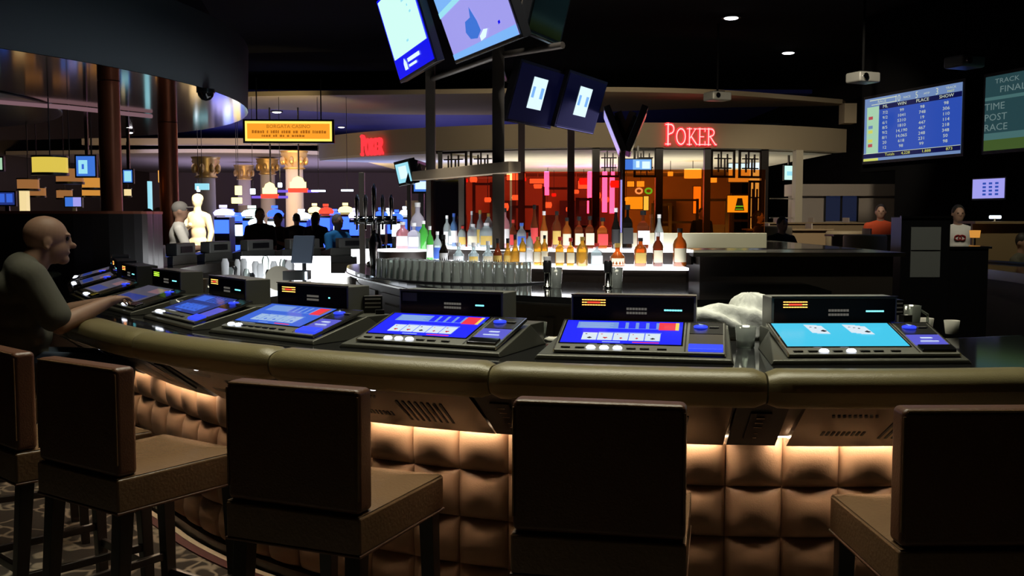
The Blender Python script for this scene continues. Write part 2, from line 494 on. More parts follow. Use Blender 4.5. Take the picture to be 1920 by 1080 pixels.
# under-rail ledge, dark recess and posts at the seams, sloping steel units between
def band(pts, s0, s1, n, mats, thick=None, smooth=False):
    b = MB()
    L = len(pts)
    for i in range(n + 1):
        s = s0 + (s1 - s0) * i / n
        for (o, z) in pts: b.v.append(P(s, o, z))
    for i in range(n):
        for k in range(L):
            k2 = (k + 1) % L
            b.f.append([i * L + k, (i + 1) * L + k, (i + 1) * L + k2, i * L + k2]); b.m.append(0); b.sm.append(smooth)
    b.f.append(list(range(L))); b.f.append([n * L + k for k in range(L)][::-1]); b.m += [0, 0]; b.sm += [0, 0]
    return b
sA, sB = SEAM0 + STEP * FLEFT, SEAM0 + STEP * FRIGHT
band([(-.33, 1.04), (.06, 1.04), (.06, .99), (-.24, .815), (-.33, .815)], sA, sB, 120, 0).build('recess_board', 'black_plastic', bar)
for k in range(FLEFT, FRIGHT):
    s0 = SEAM0 + STEP * k
    a, c = s0 + .135, s0 + STEP - .10
    band([(.055, 1.005), (.075, .985), (-.215, .785), (-.240, .795)], a, c, 8, 0).build('steel_fascia', 'steel', bar)
    band([(.075, 1.012), (.092, 1.006), (.092, .992), (.075, .990)], a - .01, c + .01, 8, 0).build('fascia_lip', 'chrome', bar)
    # slanted vents and speaker dots in the fascia
    b = MB()
    def onf(s, v, lift=.004):      # v 0 at the lip, 1 at the bottom
        o = .075 + (-.215 - .075) * v; z = .985 + (.79 - .985) * v
        return P(s, o + lift * .56, z - lift * .83)
    if k % 3 != 1 or k > -4:
        for j in range(8):
            q = s0 + .45 + j * .026
            b.poly([onf(q, .80), onf(q + .011, .80), onf(q + .022, .30), onf(q + .011, .30)][::-1])
        for j in range(9):
            q = s0 + .235 + j * .018
            b.poly([onf(q, .72), onf(q + .010, .72), onf(q + .012, .62), onf(q + .002, .62)][::-1])
            b.poly([onf(q, .26), onf(q + .010, .26), onf(q + .010, .22), onf(q, .22)][::-1])
        b.build('vent_slots', 'black_plastic', bar)
    b = MB(); b.sphere(P(s0 + STEP * .5, .105, .985), (.014, .014, .006), 10); b.build('rail_lamp', 'button_lit', bar)
    # outlet plate at the seam
    b = MB()
    def blk(b, s, o0, o1, z0, z1, w, mat):
        lo = [P(s, o0, z0, -w), P(s, o1, z0, -w), P(s, o1, z0, w), P(s, o0, z0, w)]
        hi = [P(s, o0, z1, -w), P(s, o1, z1, -w), P(s, o1, z1, w), P(s, o0, z1, w)]
        b.hexa(lo, hi, mat)
    lo = [P(s0, -.3, .79, -.085), P(s0, -.20, .79, -.085), P(s0, -.20, .79, .085), P(s0, -.3, .79, .085)]
    hi = [P(s0, .0, 1.0, -.085), P(s0, .085, 1.0, -.085), P(s0, .085, 1.0, .085), P(s0, .0, 1.0, .085)]
    b.hexa(lo, hi, 0)
    pst = b.build('seam_post', 'post_grey', bar)
    b = MB()
    def onp(t, v, lift): 
        o = .085 + (-.20 - .085) * v; z = 1.0 + (.79 - 1.0) * v
        return P(s0, o + lift * .59, z - lift * .8, t)
    b.hexa([onp(-.035, .22, .0), onp(.035, .22, .0), onp(.035, .80, .0), onp(-.035, .80, .0)],
           [onp(-.035, .22, .008), onp(.035, .22, .008), onp(.035, .80, .008), onp(-.035, .80, .008)], 0)
    for v in (.30, .40, .50, .64, .74):
        w = .014 if v < .55 else .006
        b.hexa([onp(-w, v, .008), onp(w, v, .008), onp(w, v + .018, .008), onp(-w, v + .018, .008)],
               [onp(-w, v, .011), onp(w, v, .011), onp(w, v + .018, .011), onp(-w, v + .018, .011)], 1)
    b.build('outlet_plate', ['black_plastic', 'chrome'], pst)
# tufted pads
def pads(s0, s1):
    b = MB(); cw = .2278; n = round((s1 - s0) / cw); cw = (s1 - s0) / n; q = 8
    rows = [.80, .605, .415, .225, .06]
    U = [0, .03, .10, .25, .5, .75, .90, .97, 1.0]
    def bul(u, v):
        a = max(0, 1 - abs(2 * u - 1) ** 2.6); c = max(0, 1 - abs(2 * v - 1) ** 2.4)
        return .052 * (a ** .55) * (c ** .55)
    for r in range(len(rows) - 1):
        z1, z0 = rows[r], rows[r + 1]
        for i in range(n):
            vs = []
            for v in U:
                for u in U:
                    vs.append(P(s0 + cw * (i + u), -.335 + bul(u, v), z0 + (z1 - z0) * v))
            m = len(U)
            fs = [(j * m + k, j * m + k + 1, (j + 1) * m + k + 1, (j + 1) * m + k) for j in range(m - 1) for k in range(m - 1)]
            b.add(vs, fs, 0, True)
    return b
pads(sA, sB).build('padded_front', 'pad_leather', bar)
band([(-.285, .812), (-.262, .812), (-.262, .806), (-.285, .806)], sA, sB, 120, 0).build('led_strip', 'led_warm', bar)
band([(-.335, .0), (-.30, .0), (-.30, .055), (-.335, .06)], sA, sB, 120, 0).build('kick_plate', 'dark_wood', bar)
band([(-.285, .0), (-.255, .0), (-.255, .012), (-.285, .012)], sA, sB, 120, 0).build('floor_strip', 'cream_paint', bar)
band([(-.255, .0), (-.21, .0), (-.21, .008), (-.255, .010)], sA, sB, 120, 0).build('toe_board', 'maroon', bar)

# ------------------------------------------------------------------ video poker machines set in the bar top
def Z(y): return .018 + (y - .2) * .285
def SC(u, v, lift=0.):
    x = -.251 + .446 * u; y = .285 + .212 * v
    return (x, y, Z(y) + .0135 + lift)
def quad(b, u0, u1, v0, v1, mat, lift, sk=0.):
    b.poly([SC(u0, v0, lift), SC(u1, v0, lift), SC(u1 + sk, v1, lift), SC(u0 + sk, v1, lift)], mat)
def suit(b, u, v, r, kind, mat, lift):
    asp = .446 / .212
    def disc(cu, cv, rr, n=10): b.poly([SC(cu + rr * math.cos(2 * PI * i / n), cv + rr * asp * math.sin(2 * PI * i / n), lift) for i in range(n)], mat)
    if kind == 'heart':
        disc(u - r * .5, v + r * .6, r * .6); disc(u + r * .5, v + r * .6, r * .6)
        b.poly([SC(u, v - r * 2.2, lift), SC(u + r, v + r * .4, lift), SC(u - r, v + r * .4, lift)], mat)
    elif kind == 'diamond':
        b.poly([SC(u, v - r * 2, lift), SC(u + r * .8, v, lift), SC(u, v + r * 2, lift), SC(u - r * .8, v, lift)], mat)
    else:
        disc(u - r * .6, v - r * .3, r * .55); disc(u + r * .6, v - r * .3, r * .55); disc(u, v + r * .9, r * .55)
        b.poly([SC(u - r * .5, v - r * 2, lift), SC(u + r * .5, v - r * 2, lift), SC(u, v + r, lift)], mat)
def poker_screen(b, suits, dim=False):
    quad(b, 0, 1, 0, 1, 0, .0)
    quad(b, .10, .44, .64, .93, 1, .0008)
    for j in range(5): quad(b, .12, .41 - .03 * (j % 2), .67 + j * .05, .685 + j * .05, 2, .0012)
    quad(b, .44, .81, .64, .93, 1, .0008)
    for j in range(4): quad(b, .455 + j * .088, .515 + j * .088, .65, .93, 0, .0012, -.004)
    quad(b, .80, .96, .60, .94, 3, .0014); quad(b, .94, .97, .60, .94, 4, .0017)
    quad(b, .30, .83, .46, .475, 2, .0008)
    for j, k in enumerate(suits):
        u = .17 + j * .132
        quad(b, u, u + .122, .12, .44, 5, .0010)
        red = k in ('heart', 'diamond')
        suit(b, u + .065, .21, .018, k, 6 if red else 7, .0016)
        suit(b, u + .03, .37, .009, k, 6 if red else 7, .0016)
        quad(b, u + .1225, u + .127, .12, .44, 2, .0009)
    quad(b, .35, .50, .03, .065, 2, .0008); quad(b, .60, .82, .03, .065, 3, .0008)
def make_machine(name, label, style, lit, s, group=None, loc=None):
    t = thing(name, label, 'gaming machine', group=group)
    b = MB()
    b.hexa([(-.335, .20, 0), (.385, .20, 0), (.375, .66, 0), (-.255, .66, 0)],
           [(-.325, .205, .016), (.375, .205, .016), (.365, .52, .092), (-.25, .52, .092)])
    b.hexa([(-.25, .52, 0), (.365, .52, 0), (.365, .66, 0), (-.25, .66, 0)],
           [(-.25, .52, .092), (.365, .52, .092), (.365, .66, .092), (-.25, .66, .092)])
    b.build('housing', 'machine_face', t, bev=.004)
    b = MB()
    def slab(x0, x1, y0, y1, dz, xb0=None, xb1=None):
        xb0 = x0 if xb0 is None else xb0; xb1 = x1 if xb1 is None else xb1
        b.hexa([(x0, y0, Z(y0)), (x1, y0, Z(y0)), (xb1, y1, Z(y1)), (xb0, y1, Z(y1))],
               [(x0, y0, Z(y0) + dz), (x1, y0, Z(y0) + dz), (xb1, y1, Z(y1) + dz), (xb0, y1, Z(y1) + dz)])
    slab(-.265, .355, .225, .508, .010)
    b.build('face_plate', 'grey_plastic', t, bev=.003)
    b = MB()
    slab(-.268, -.263, .225, .508, .0125); slab(.2075, .2125, .235, .508, .0125); slab(.350, .355, .225, .508, .0125); slab(-.263, .350, .504, .508, .0125)
    b.build('edge_trim', 'steel', t)
    b = MB()
    slab(-.257, .201, .281, .502, .0128)
    b.build('bezel', 'machine_gloss', t)
    b = MB()
    mats = ['blue_screen', 'table_blue', 'table_pale', 'bonus_red', 'bonus_yellow', 'card_face', 'card_red', 'card_black']
    if style == 'poker': poker_screen(b, ['heart', 'heart', 'club', 'diamond', 'heart'])
    elif style == 'poker_clubs': poker_screen(b, ['club', 'heart', 'diamond', 'diamond', 'club'])
    elif style == 'poker_dim':
        mats = ['blue_mid', 'table_blue', 'table_blue', 'bonus_red', 'lamp_dim', 'table_pale', 'table_blue', 'blue_mid']; poker_screen(b, ['heart', 'club', 'club', 'diamond', 'club'])
    elif style == 'blue_dim':
        mats = ['blue_dim', 'blue_mid', 'blue_mid', 'blue_dim', 'blue_dim', 'blue_mid', 'blue_dim', 'blue_dim']; poker_screen(b, ['heart', 'club', 'club', 'diamond', 'club'])
    elif style == 'cards':
        mats = ['cyan_screen', 'card_face', 'card_black']
        quad(b, 0, 1, 0, 1, 0, 0)
        for cu, n in ((.29, 2), (.62, 3)):
            for j in range(n):
                u = cu + j * .035; v0 = .56 - j * .04
                b.poly([SC(u, v0, .001 + j * .0008), SC(u + .11, v0 - .02, .001 + j * .0008), SC(u + .085, v0 + .34, .001 + j * .0008), SC(u - .025, v0 + .36, .001 + j * .0008)], 1)
                suit(b, u + .02, v0 + .24, .010, 'club', 2, .0018 + j * .0008)
            suit(b, cu + (n - 1) * .035 + .065, .56 - (n - 1) * .04 + .08, .022, 'club', 2, .005)
    else:
        mats = ['dim_lilac', 'blue_dim', 'dim_pink']
        quad(b, 0, 1, 0, 1, 0, 0); quad(b, .1, .9, .08, .4, 1, .0008); quad(b, .55, .95, .6, .9, 2, .0008)
    b.build('screen', mats, t)
    for j, u in enumerate((.06, .18, .27, .38, .49, .60, .71, .85)):
        b = MB(); x = -.251 + .446 * u; y = .247
        on = j in lit
        if on:
            b.lathe([(.017, 0), (.017, .004), (.012, .009), (.0001, .011)], (x, y, Z(y) + .010), 14); b.build('button', 'button_lit', t)
        else:
            b.box((x, y, Z(y) + .012), (.034, .014, .004)); b.build('button', 'machine_gloss', t, bev=.001)
    # side column: round button, small display, bill slot
    b = MB(); slab(.222, .345, .395, .500, .0125); b.build('key_pad', 'dark_steel', t)
    b = MB(); b.lathe([(.026, 0), (.026, .006), (.02, .009), (.0001, .010)], (.262, .452, Z(.452) + .0125), 16)
    b.build('change_button', 'button_blue', t)
    b = MB(); p = lambda x, y: (x, y, Z(y) + .0235)
    b.poly([p(.252, .440), p(.274, .452), p(.252, .464), p(.258, .452)], 0)
    b.box((.312, .455, Z(.455) + .014), (.035, .02, .004), 1)
    b.build('arrow_symbol', ['table_pale', 'grey_plastic'], t)
    b = MB(); slab(.222, .345, .298, .388, .0125)
    b.build('player_display', 'violet_panel' if style in ('poker', 'cards', 'poker_dim', 'blue_dim') else 'espresso_panel', t)
    if style in ('poker', 'cards', 'poker_dim'):
        b = MB(); b.box((.285, .355, Z(.355) + .0145), (.04, .018, .002)); b.box((.285, .325, Z(.325) + .0145), (.065, .010, .002)); b.build('display_text', 'card_face', t)
    b = MB(); slab(.222, .345, .238, .285, .020)
    b.build('bill_slot', 'button_blue' if style in ('poker_clubs', 'poker_dim', 'blue_dim') else 'machine_gloss', t, bev=.003)
    # upright display box
    b = MB(); b.box((0, .585, .152), (.486, .13, .124)); bx = b.build('display_box', 'grey_plastic', t, bev=.004)
    b = MB(); b.box((0, .5185, .151), (.468, .005, .110)); b.build('display_glass', 'machine_gloss', bx)
    b = MB(); b.box((0, .520, .2155), (.486, .008, .004)); b.box((0, .515, .096), (.49, .014, .010)); b.build('trim_strip', 'steel', bx)
    b = MB()
    if style != 'poker':
        lc = {'poker_clubs': 1}.get(style, 0)
        for r in range(3):
            for j in range(9):
                b.box((-.195 + j * .0105, .5150, .196 - r * .010), (.0085, .002, .0035), 0)
        b.box((-.153, .5148, .186), (.05, .002, .006), 1)
        b.build('win_meter', ['led_amber' if style != 'green' else 'led_green', 'slot_red' if style != 'green' else 'led_green'], bx)
    else:
        b.box((-.19, .5152, .185), (.07, .002, .035), 0); b.build('win_meter', 'espresso_panel', bx)
    b = MB()
    for r in range(2):
        for j in range(7): b.box((.0 + j * .0115 - .02, .5152, .163 - r * .016), (.0095, .002, .009), 0)
    b.build('name_plate', 'badge', bx)
    b = MB()
    w = 7 if style not in ('poker_dim',) else 1
    if style == 'poker': w = 4
    for j in range(w): b.box((.125 + j * .010, .5152, .160), (.0088, .002, .006), 0)
    b.build('credit_meter', 'led_cyan', bx)
    if loc is None: place(t, s, 0, 1.08)
    return t
PHI1 = SEAM0 + STEP * (.5 - .029) + 0.
specs = [('cards', (2, 4), 'bar-top gaming machine with a bright cyan screen showing two fans of cards'),
         ('poker_clubs', (2, 3, 4), 'bar-top video poker machine whose five-card hand starts and ends with clubs, lit blue bill slot'),
         ('poker', (2, 3, 4), 'bar-top video poker machine with bright blue screen and brown unlit win meter'),
         ('poker_dim', (0, 1), 'bar-top video poker machine with paler blue screen, beside the black menu holder'),
         ('blue_dim', (0, 1), 'bar-top video poker machine with dim blue screen and amber meter, near the leaning man'),
         ('green', (7,), 'bar-top gaming machine with green win meter and faint lilac screen'),
         ('lilac', (6, 7), 'bar-top gaming machine under the hand of the seated bald man'),
         ('lilac', (0, 2, 4), 'bar-top gaming machine just beyond the bald man\'s arm, three white buttons lit'),
         ('lilac', (1, 5), 'bar-top gaming machine where the bar runs back beside the dark partition, two white buttons lit')]
for i, (st, lit, lab) in enumerate(specs):
    make_machine('poker_machine', lab, st, lit, PHI1 - STEP * i)
# machines across the bar, seen from behind
far0 = None
fs = [-9.6, -10.55, -11.5, -12.45, -13.4, -14.35, -15.3, -16.25]
def far_machine():
    t = thing('poker_machine', '', 'gaming machine')
    b = MB(); b.hexa([(-.335, .20, 0), (.385, .20, 0), (.375, .66, 0), (-.255, .66, 0)], [(-.325, .205, .016), (.375, .205, .016), (.365, .66, .1), (-.25, .66, .1)])
    b.build('housing', 'machine_face', t, bev=.004)
    b = MB(); b.box((0, .585, .16), (.486, .13, .14)); b.build('display_box', 'grey_plastic', t, bev=.012)
    b = MB(); b.box((0, .653, .16), (.30, .008, .07)); b.build('rear_cover', 'black_plastic', t)
    b = MB(); quad(b, 0, 1, 0, 1, 0, 0); b.build('screen', 'blue_dim', t)
    return t
for i, s in enumerate(fs):
    t = far_machine() if far0 is None else copy_tree(far0)
    far0 = far0 or t
    place(t, s, 0, 1.08)
    t['label'] = 'grey back of a bar-top gaming machine across the bar, %s from the bald man\'s side' % ORD[i]
    t['group'] = 'machines on the far side of the bar'

# ------------------------------------------------------------------ bar stools
def make_stool():
    t = thing('bar_stool', '', 'bar stool')
    b = MB(); nu = 10
    def rb(b, x0, x1, y0, y1, z0, z1): b.box(((x0 + x1) / 2, (y0 + y1) / 2, (z0 + z1) / 2), (x1 - x0, y1 - y0, z1 - z0))
    rb(b, -.232, .232, -.035, .045, .748, 1.11)
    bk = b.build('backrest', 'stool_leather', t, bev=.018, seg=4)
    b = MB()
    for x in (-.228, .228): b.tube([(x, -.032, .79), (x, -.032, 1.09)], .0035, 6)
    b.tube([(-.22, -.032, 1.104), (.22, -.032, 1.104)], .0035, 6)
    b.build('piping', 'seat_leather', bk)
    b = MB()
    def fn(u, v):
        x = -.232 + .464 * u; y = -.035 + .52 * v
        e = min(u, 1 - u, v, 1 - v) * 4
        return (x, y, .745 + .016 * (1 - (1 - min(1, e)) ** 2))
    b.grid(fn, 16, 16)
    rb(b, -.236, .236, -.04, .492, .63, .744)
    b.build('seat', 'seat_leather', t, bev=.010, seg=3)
    b = MB()
    rb(b, -.238, .238, -.042, .494, .625, .634); b.build('seat_welt', 'stool_leather', t, bev=.003)
    for sx in (-1, 1):
        for (y0, y1) in ((.005, -.045), (.455, .475)):
            b = MB(); x = .198 * sx; w = .026; w2 = .019; xb = .205 * sx
            b.hexa([(xb - w2, y1 - w2, 0), (xb + w2, y1 - w2, 0), (xb + w2, y1 + w2, 0), (xb - w2, y1 + w2, 0)],
                   [(x - w, y0 - w, .626), (x + w, y0 - w, .626), (x + w, y0 + w, .626), (x - w, y0 + w, .626)])
            b.build('leg', 'dark_wood', t, bev=.003)
    for sx in (-1, 1):
        b = MB(); b.box((.204 * sx, .222, .27), (.022, .46, .03)); b.build('stretcher', 'dark_wood', t, bev=.003)
    b = MB(); b.box((0, .473, .20), (.40, .022, .034)); b.build('footrest', 'dark_wood', t, bev=.003)
    b = MB(); b.box((0, -.022, .30), (.40, .022, .03)); b.build('stretcher', 'dark_wood', t, bev=.003)
    return t
rad = math.radians
stools = [(-11.45, 0, 'brown leather bar stool seen square from behind in the middle of the bar front'),
          (-22.85, 0, 'brown leather bar stool with glossy seat, beside the stool seen square from behind'),
          (-34.6, 0, 'brown leather bar stool with creased seat, in front of the carpet and the kick strip'),
          (1.1, 0, 'dark bar stool before the cyan card machine, its back a black slab'),
          (-42.4, 0, 'dark bar stool cut by the frame edge, next to the seated man\'s legs')]
st0 = None
for i, (d, sp, lab) in enumerate(stools):
    t = make_stool() if st0 is None else copy_tree(st0)
    st0 = st0 or t
    place(t, rad(d) * R0, .74, 0, sp)
    t['label'] = lab; t['group'] = 'leather stools along the bar'
t = copy_tree(st0); t.location = (-2.61, 4.77, 0); t.rotation_euler = (0, 0, math.radians(-59.8)); t['label'] = 'bar stool carrying the seated bald man'; t['group'] = 'leather stools along the bar'
# ------------------------------------------------------------------ the setting
def plane_struct(name, pts, mat): b = MB(); b.poly(pts); return struct(b.build(name, mat))
b = MB(); b.box((0, 20, -.1), (44, 60, .2)); struct(b.build('floor', 'carpet'))
b = MB(); b.box((3.2, 15.5, 5.35), (37, 47, .3)); struct(b.build('ceiling', 'ceiling_black'))
b = MB(); b.box((-17, 20, 2.6), (.3, 58, 5.3)); struct(b.build('wall_left', 'espresso_panel'))
b = MB(); b.box((0, 47, 2.6), (36, .3, 5.3)); struct(b.build('wall_back', 'casino_wall'))
b = MB(); b.box((0, -5, 2.6), (34, .3, 5.3)); struct(b.build('wall_front', 'black_paint'))
# sports book wall on the right: a hanging bulkhead, and solid wall further along
k0 = Vector((6.47, 18.3)); kd = Vector((.68, -2.4)).normalized()
def wl(k, off=0): v = k0 + kd * k; n = Vector((-kd.y, kd.x)) * -1; return v - Vector((kd.y, -kd.x)) * -off * -1
nrm = Vector((kd.y, -kd.x))            # towards the bar
if nrm.x > 0: nrm = -nrm
def wl(k, off=0): v = k0 + kd * k + nrm * off; return v
def wallbox(b, k0_, k1_, z0, z1, th=.3, off=0, mat=0):
    a, c = wl(k0_, off), wl(k1_, off); d, e = wl(k1_, off - th), wl(k0_, off - th)
    q = [a, c, d, e]
    area2 = sum(q[i].x * q[(i + 1) % 4].y - q[(i + 1) % 4].x * q[i].y for i in range(4))
    if area2 < 0: q = q[::-1]
    b.prism([(p.x, p.y) for p in q], z0, z1, mat)
b = MB(); wallbox(b, -.25, 16, 2.42, 5.2); wallbox(b, .76, 16, 0, 2.42)
struct(b.build('wall_right', 'black_paint'))
b = MB(); b.prism([(10.5, 46), (14, 46), (14, 18), (10.5, 30)], 0, 5.2); struct(b.build('wall_corner', 'black_paint'))
# ceiling features over the far floor: pale ring soffit, navy casino ceiling
def curve_pts(pts, n=10):
    out = []
    for i in range(len(pts) - 1):
        a = Vector(pts[max(0, i - 1)]); p = Vector(pts[i]); q = Vector(pts[i + 1]); d = Vector(pts[min(len(pts) - 1, i + 2)])
        for k in range(n):
            t = k / n
            out.append(.5 * ((2 * p) + (q - a) * t + (2 * a - 5 * p + 4 * q - d) * t * t + (3 * p - a - 3 * q + d) * t ** 3))
    out.append(Vector(pts[-1])); return out
near = curve_pts([(-12, 23.6), (-6.2, 22.0), (-2.7, 21.6), (0, 21.3), (2, 21.1), (4.5, 21.6), (7.6, 23.3)])
farp = curve_pts([(-12, 25.5), (-6.6, 24.4), (-3.6, 25.6), (0, 25.8), (2, 25.2), (4.7, 24.2), (7.8, 23.7)])
b = MB(); b.prism([(p.x, p.y) for p in near] + [(p.x, p.y) for p in farp[::-1]], 4.2, 4.3)
struct(b.build('trim_1', 'soffit_paint'))
b = MB(); b.prism([(7.62, 23.2), (7.9, 23.2), (7.9, 23.6), (7.62, 23.6)], 3.75, 4.2); b.build('end_panel', 'soffit_paint', bpy.data.objects['trim_1'])
b = MB(); b.box((-4.7, 35.8, 4.75), (24.5, 20.6, .1)); struct(b.build('trim_2', 'navy_paint'))
# big round drum hanging over the lounge on the left
DC = Vector((-10., 12.)); DR = 6.65
b = MB(); n = 96; ring = [(DC.x + DR * math.cos(2 * PI * i / n), DC.y + DR * math.sin(2 * PI * i / n)) for i in range(n)]
b.lathe([(DR, 3.02), (DR, 3.10), (DR + .02, 3.84), (DR - .25, 3.88), (DR - 1, 5.2)], (DC.x, DC.y, 0), n)
dr = struct(b.build('trim_3', 'drum_paint'))
b = MB(); b.poly([(x, y, 3.015) for x, y in ring][::-1]); b.build('soffit_underside', 'gold_mirror', dr)
b = MB(); b.lathe([(DR - 2.42, 3.0), (DR - 2.38, 3.0), (DR - 2.38, 3.014), (DR - 2.42, 3.014)], (DC.x, DC.y, 0), n); b.build('joint_ring', 'black_plastic', dr)
# low partition and copper columns
def partition():
    b = MB(); c = curve_pts([(-9.5, 8.6), (-6.5, 8.8), (-4.6, 9.0), (-3.62, 9.35), (-3.5, 9.9)], 6)
    o = [(p.x, p.y) for p in c]; q = [(p.x - .0, p.y + .16) for p in c]
    b.prism(o + q[::-1], 0, 1.63)
    t = thing('lounge_partition', 'dark chest-high partition behind the seated bald man', 'partition')
    b.build('panel', 'dark_wood', t, loc=(0, 0, 0))
    b = MB(); b.prism([(x, y - .02) for x, y in o] + [(x, y + .02) for x, y in q[::-1]], 1.63, 1.655); b.build('cap_rail', 'copper', t)
partition()
for (px, Y, w, lab) in ((210, 10.6, .22, 'broad copper clad column at the end of the dark partition'), (318, 15.2, .28, 'copper clad column under the lit end of the drum ceiling')):
    p = at(px, 400, Y)
    t = thing('column', lab, 'column', (p.x, p.y, 0), group='copper columns under the drum')
    b = MB(); b.lathe([(w / 2, 0), (w / 2, 3.01)], n=20); b.build('shaft', 'copper', t)
    b = MB(); b.lathe([(w / 2 + .04, 0), (w / 2 + .04, .15), (w / 2 + .001, .2)], n=20); b.build('base', 'dark_steel', t)
# hanging lounge lamps: drum shades at several depths
shades = [((63, 296, 125, 324), 12.0, 'lamp_yellow', 'largest yellow drum lamp shade hanging in the lounge, left of the blue television'),
          ((107, 317, 155, 341), 13.5, 'lamp_dim', 'dull orange lamp shade hanging just below the blue television'),
          ((155, 334, 192, 352), 14.5, 'lamp_orange', 'orange lamp shade hanging against the copper column, upper of two'),
          ((155, 353, 190, 367), 16.5, 'lamp_orange', 'orange lamp shade below another by the copper column'),
          ((34, 337, 72, 354), 15.0, 'lamp_dim', 'dull orange lamp shade above the pale lit column'),
          ((55, 353, 85, 367), 17.5, 'lamp_dim', 'dull orange lamp shade right of the pale lit column, lower one'),
          ((107, 357, 135, 371), 18.0, 'lamp_dim', 'small dull orange lamp shade above the low blue screen'),
          ((233, 355, 246, 367), 19.0, 'lamp_cream', 'tiny cream and orange lamp shade right of the broad copper column')]
for (x0, y0, x1, y1), Y, m, lab in shades:
    a = at((x0 + x1) / 2, (y0 + y1) / 2, Y); k = Y / F; w = (x1 - x0) * k / 2; h = (y1 - y0) * k / 2
    t = thing('pendant_lamp', lab, 'lamp', (a.x, a.y, a.z - h), group='pendant lamps in the lounge')
    b = MB(); b.lathe([(w, 0), (w, 2 * h)], n=24); b.build('lamp_shade', m, t)
    b = MB(); b.lathe([(w + .012, -.03), (w + .012, 0)], n=24); b.lathe([(w + .012, 2 * h), (w + .012, 2 * h + .02)], n=24); b.build('rim', 'dark_steel', t)
    b = MB(); b.ring((0, 0, 2 * h), (0, 0, 3.01 - (a.z - h)), .008, .008, 6); b.build('cord', 'dark_steel', t)
p = at(314, 331, 15.5)
t = thing('floor_lamp', 'standing lamp with orange drum shade beside the copper column', 'lamp', (p.x, p.y, 0))
b = MB(); b.lathe([(.135, p.z - .09), (.135, p.z + .09)], n=24); b.build('lamp_shade', 'orange_glow', t)
b = MB(); b.ring((0, 0, .02), (0, 0, p.z + .05), .02, .02, 8); b.build('pole', 'copper', t)
b = MB(); b.lathe([(.18, 0), (.18, .02), (.03, .04)], n=20); b.build('base', 'copper', t)

def flat_screen(name, label, cat, x0, y0, x1, y1, Y, mats, draw, group=None, th=.05, frame=.02, fm='black_plastic', yaw=0, stand=None):
    """a screen that fills (x0,y0)-(x1,y1) when seen from the camera, upright, at distance Y"""
    a = at((x0 + x1) / 2, (y0 + y1) / 2, Y); w = (x1 - x0) * Y / F; h = (y1 - y0) * Y / F
    w /= max(.3, math.cos(yaw))
    t = thing(name, label, cat, (a.x, a.y, a.z), yaw, group)
    b = MB(); b.box((0, th / 2 + .002, 0), (w + 2 * frame, th, h + 2 * frame)); b.build('housing', fm, t)
    b = MB(); draw(b, w, h); b.build('screen', mats, t)
    if stand == 'floor':
        b = MB(); b.box((0, th / 2 + .03, -(h / 2 + a.z) / 2 - .0), (.06, .04, a.z - h / 2 + .0)); b.build('stand', 'dark_steel', t)
    elif stand:
        b = MB(); b.box((0, th / 2 + .03, h / 2 + (stand - a.z - h / 2) / 2), (.04, .04, stand - a.z - h / 2)); b.build('mount_pole', 'dark_steel', t)
    return t
def R(b, w, h, u0, v0, u1, v1, mat, l=0):
    x = lambda u: (u - .5) * w
    z = lambda v: (v - .5) * h
    b.poly([(x(u0), -l, z(v0)), (x(u1), -l, z(v0)), (x(u1), -l, z(v1)), (x(u0), -l, z(v1))], mat)
def plain(b, w, h): R(b, w, h, 0, 0, 1, 1, 0)
def two(b, w, h): R(b, w, h, 0, 0, 1, 1, 0); R(b, w, h, .12, .12, .6, .8, 1, .004); R(b, w, h, .3, .35, .42, .6, 2, .006)
flat_screen('television', 'blue television with pale panel hanging in the lounge beside the big yellow shade', 'television', 143, 293, 178, 330, 13, ['tv_blue', 'tv_cyan', 'blue_mid'], two, stand=3.01)
flat_screen('television', 'small upright cyan screen right of the broad copper column', 'television', 231, 319, 248, 342, 16, ['tv_cyan', 'tv_blue'], lambda b, w, h: (R(b, w, h, 0, 0, 1, 1, 1), R(b, w, h, .12, .08, .9, .92, 0, .004)), stand=3.01)
flat_screen('television', 'low blue screen glowing above the dark partition', 'television', 122, 370, 152, 387, 17, ['tv_blue', 'tv_lilac', 'blue_mid'], lambda b, w, h: (R(b, w, h, 0, 0, 1, 1, 0), R(b, w, h, .5, 0, 1, 1, 1, .004)), stand='floor')
flat_screen('television', 'dim blue double screen at the left frame edge above the partition', 'television', -6, 361, 27, 384, 15, ['blue_dim', 'blue_mid'], lambda b, w, h: (R(b, w, h, 0, 0, 1, 1, 0), R(b, w, h, .1, .2, .45, .9, 1, .004), R(b, w, h, .55, .2, .9, .9, 1, .004)), stand='floor')
flat_screen('television', 'sliver of a mint screen at the left frame edge', 'television', -22, 296, 4, 318, 14, ['board_mint'], plain, stand=3.01)
def lit_column(name, lab, px0, px1, y0, Y, m):
    a = at((px0 + px1) / 2, y0, Y); b = MB(); w = (px1 - px0) * Y / F
    b.box((0, 0, a.z / 2), (w, .12, a.z)); o = b.build(name, m, loc=(a.x, a.y, 0)); return tag(o, lab, 'column')
lit_column('light_column', 'pale lit column standing in the lounge below a dull shade', 39, 52, 357, 16, 'lamp_cream')
lit_column('light_column', 'thin cyan lit column between the two copper columns', 278, 283, 340, 20, 'tv_cyan')
lit_column('light_column', 'thin pink lit column beside the standing orange lamp', 303, 309, 370, 19, 'pink_neon')
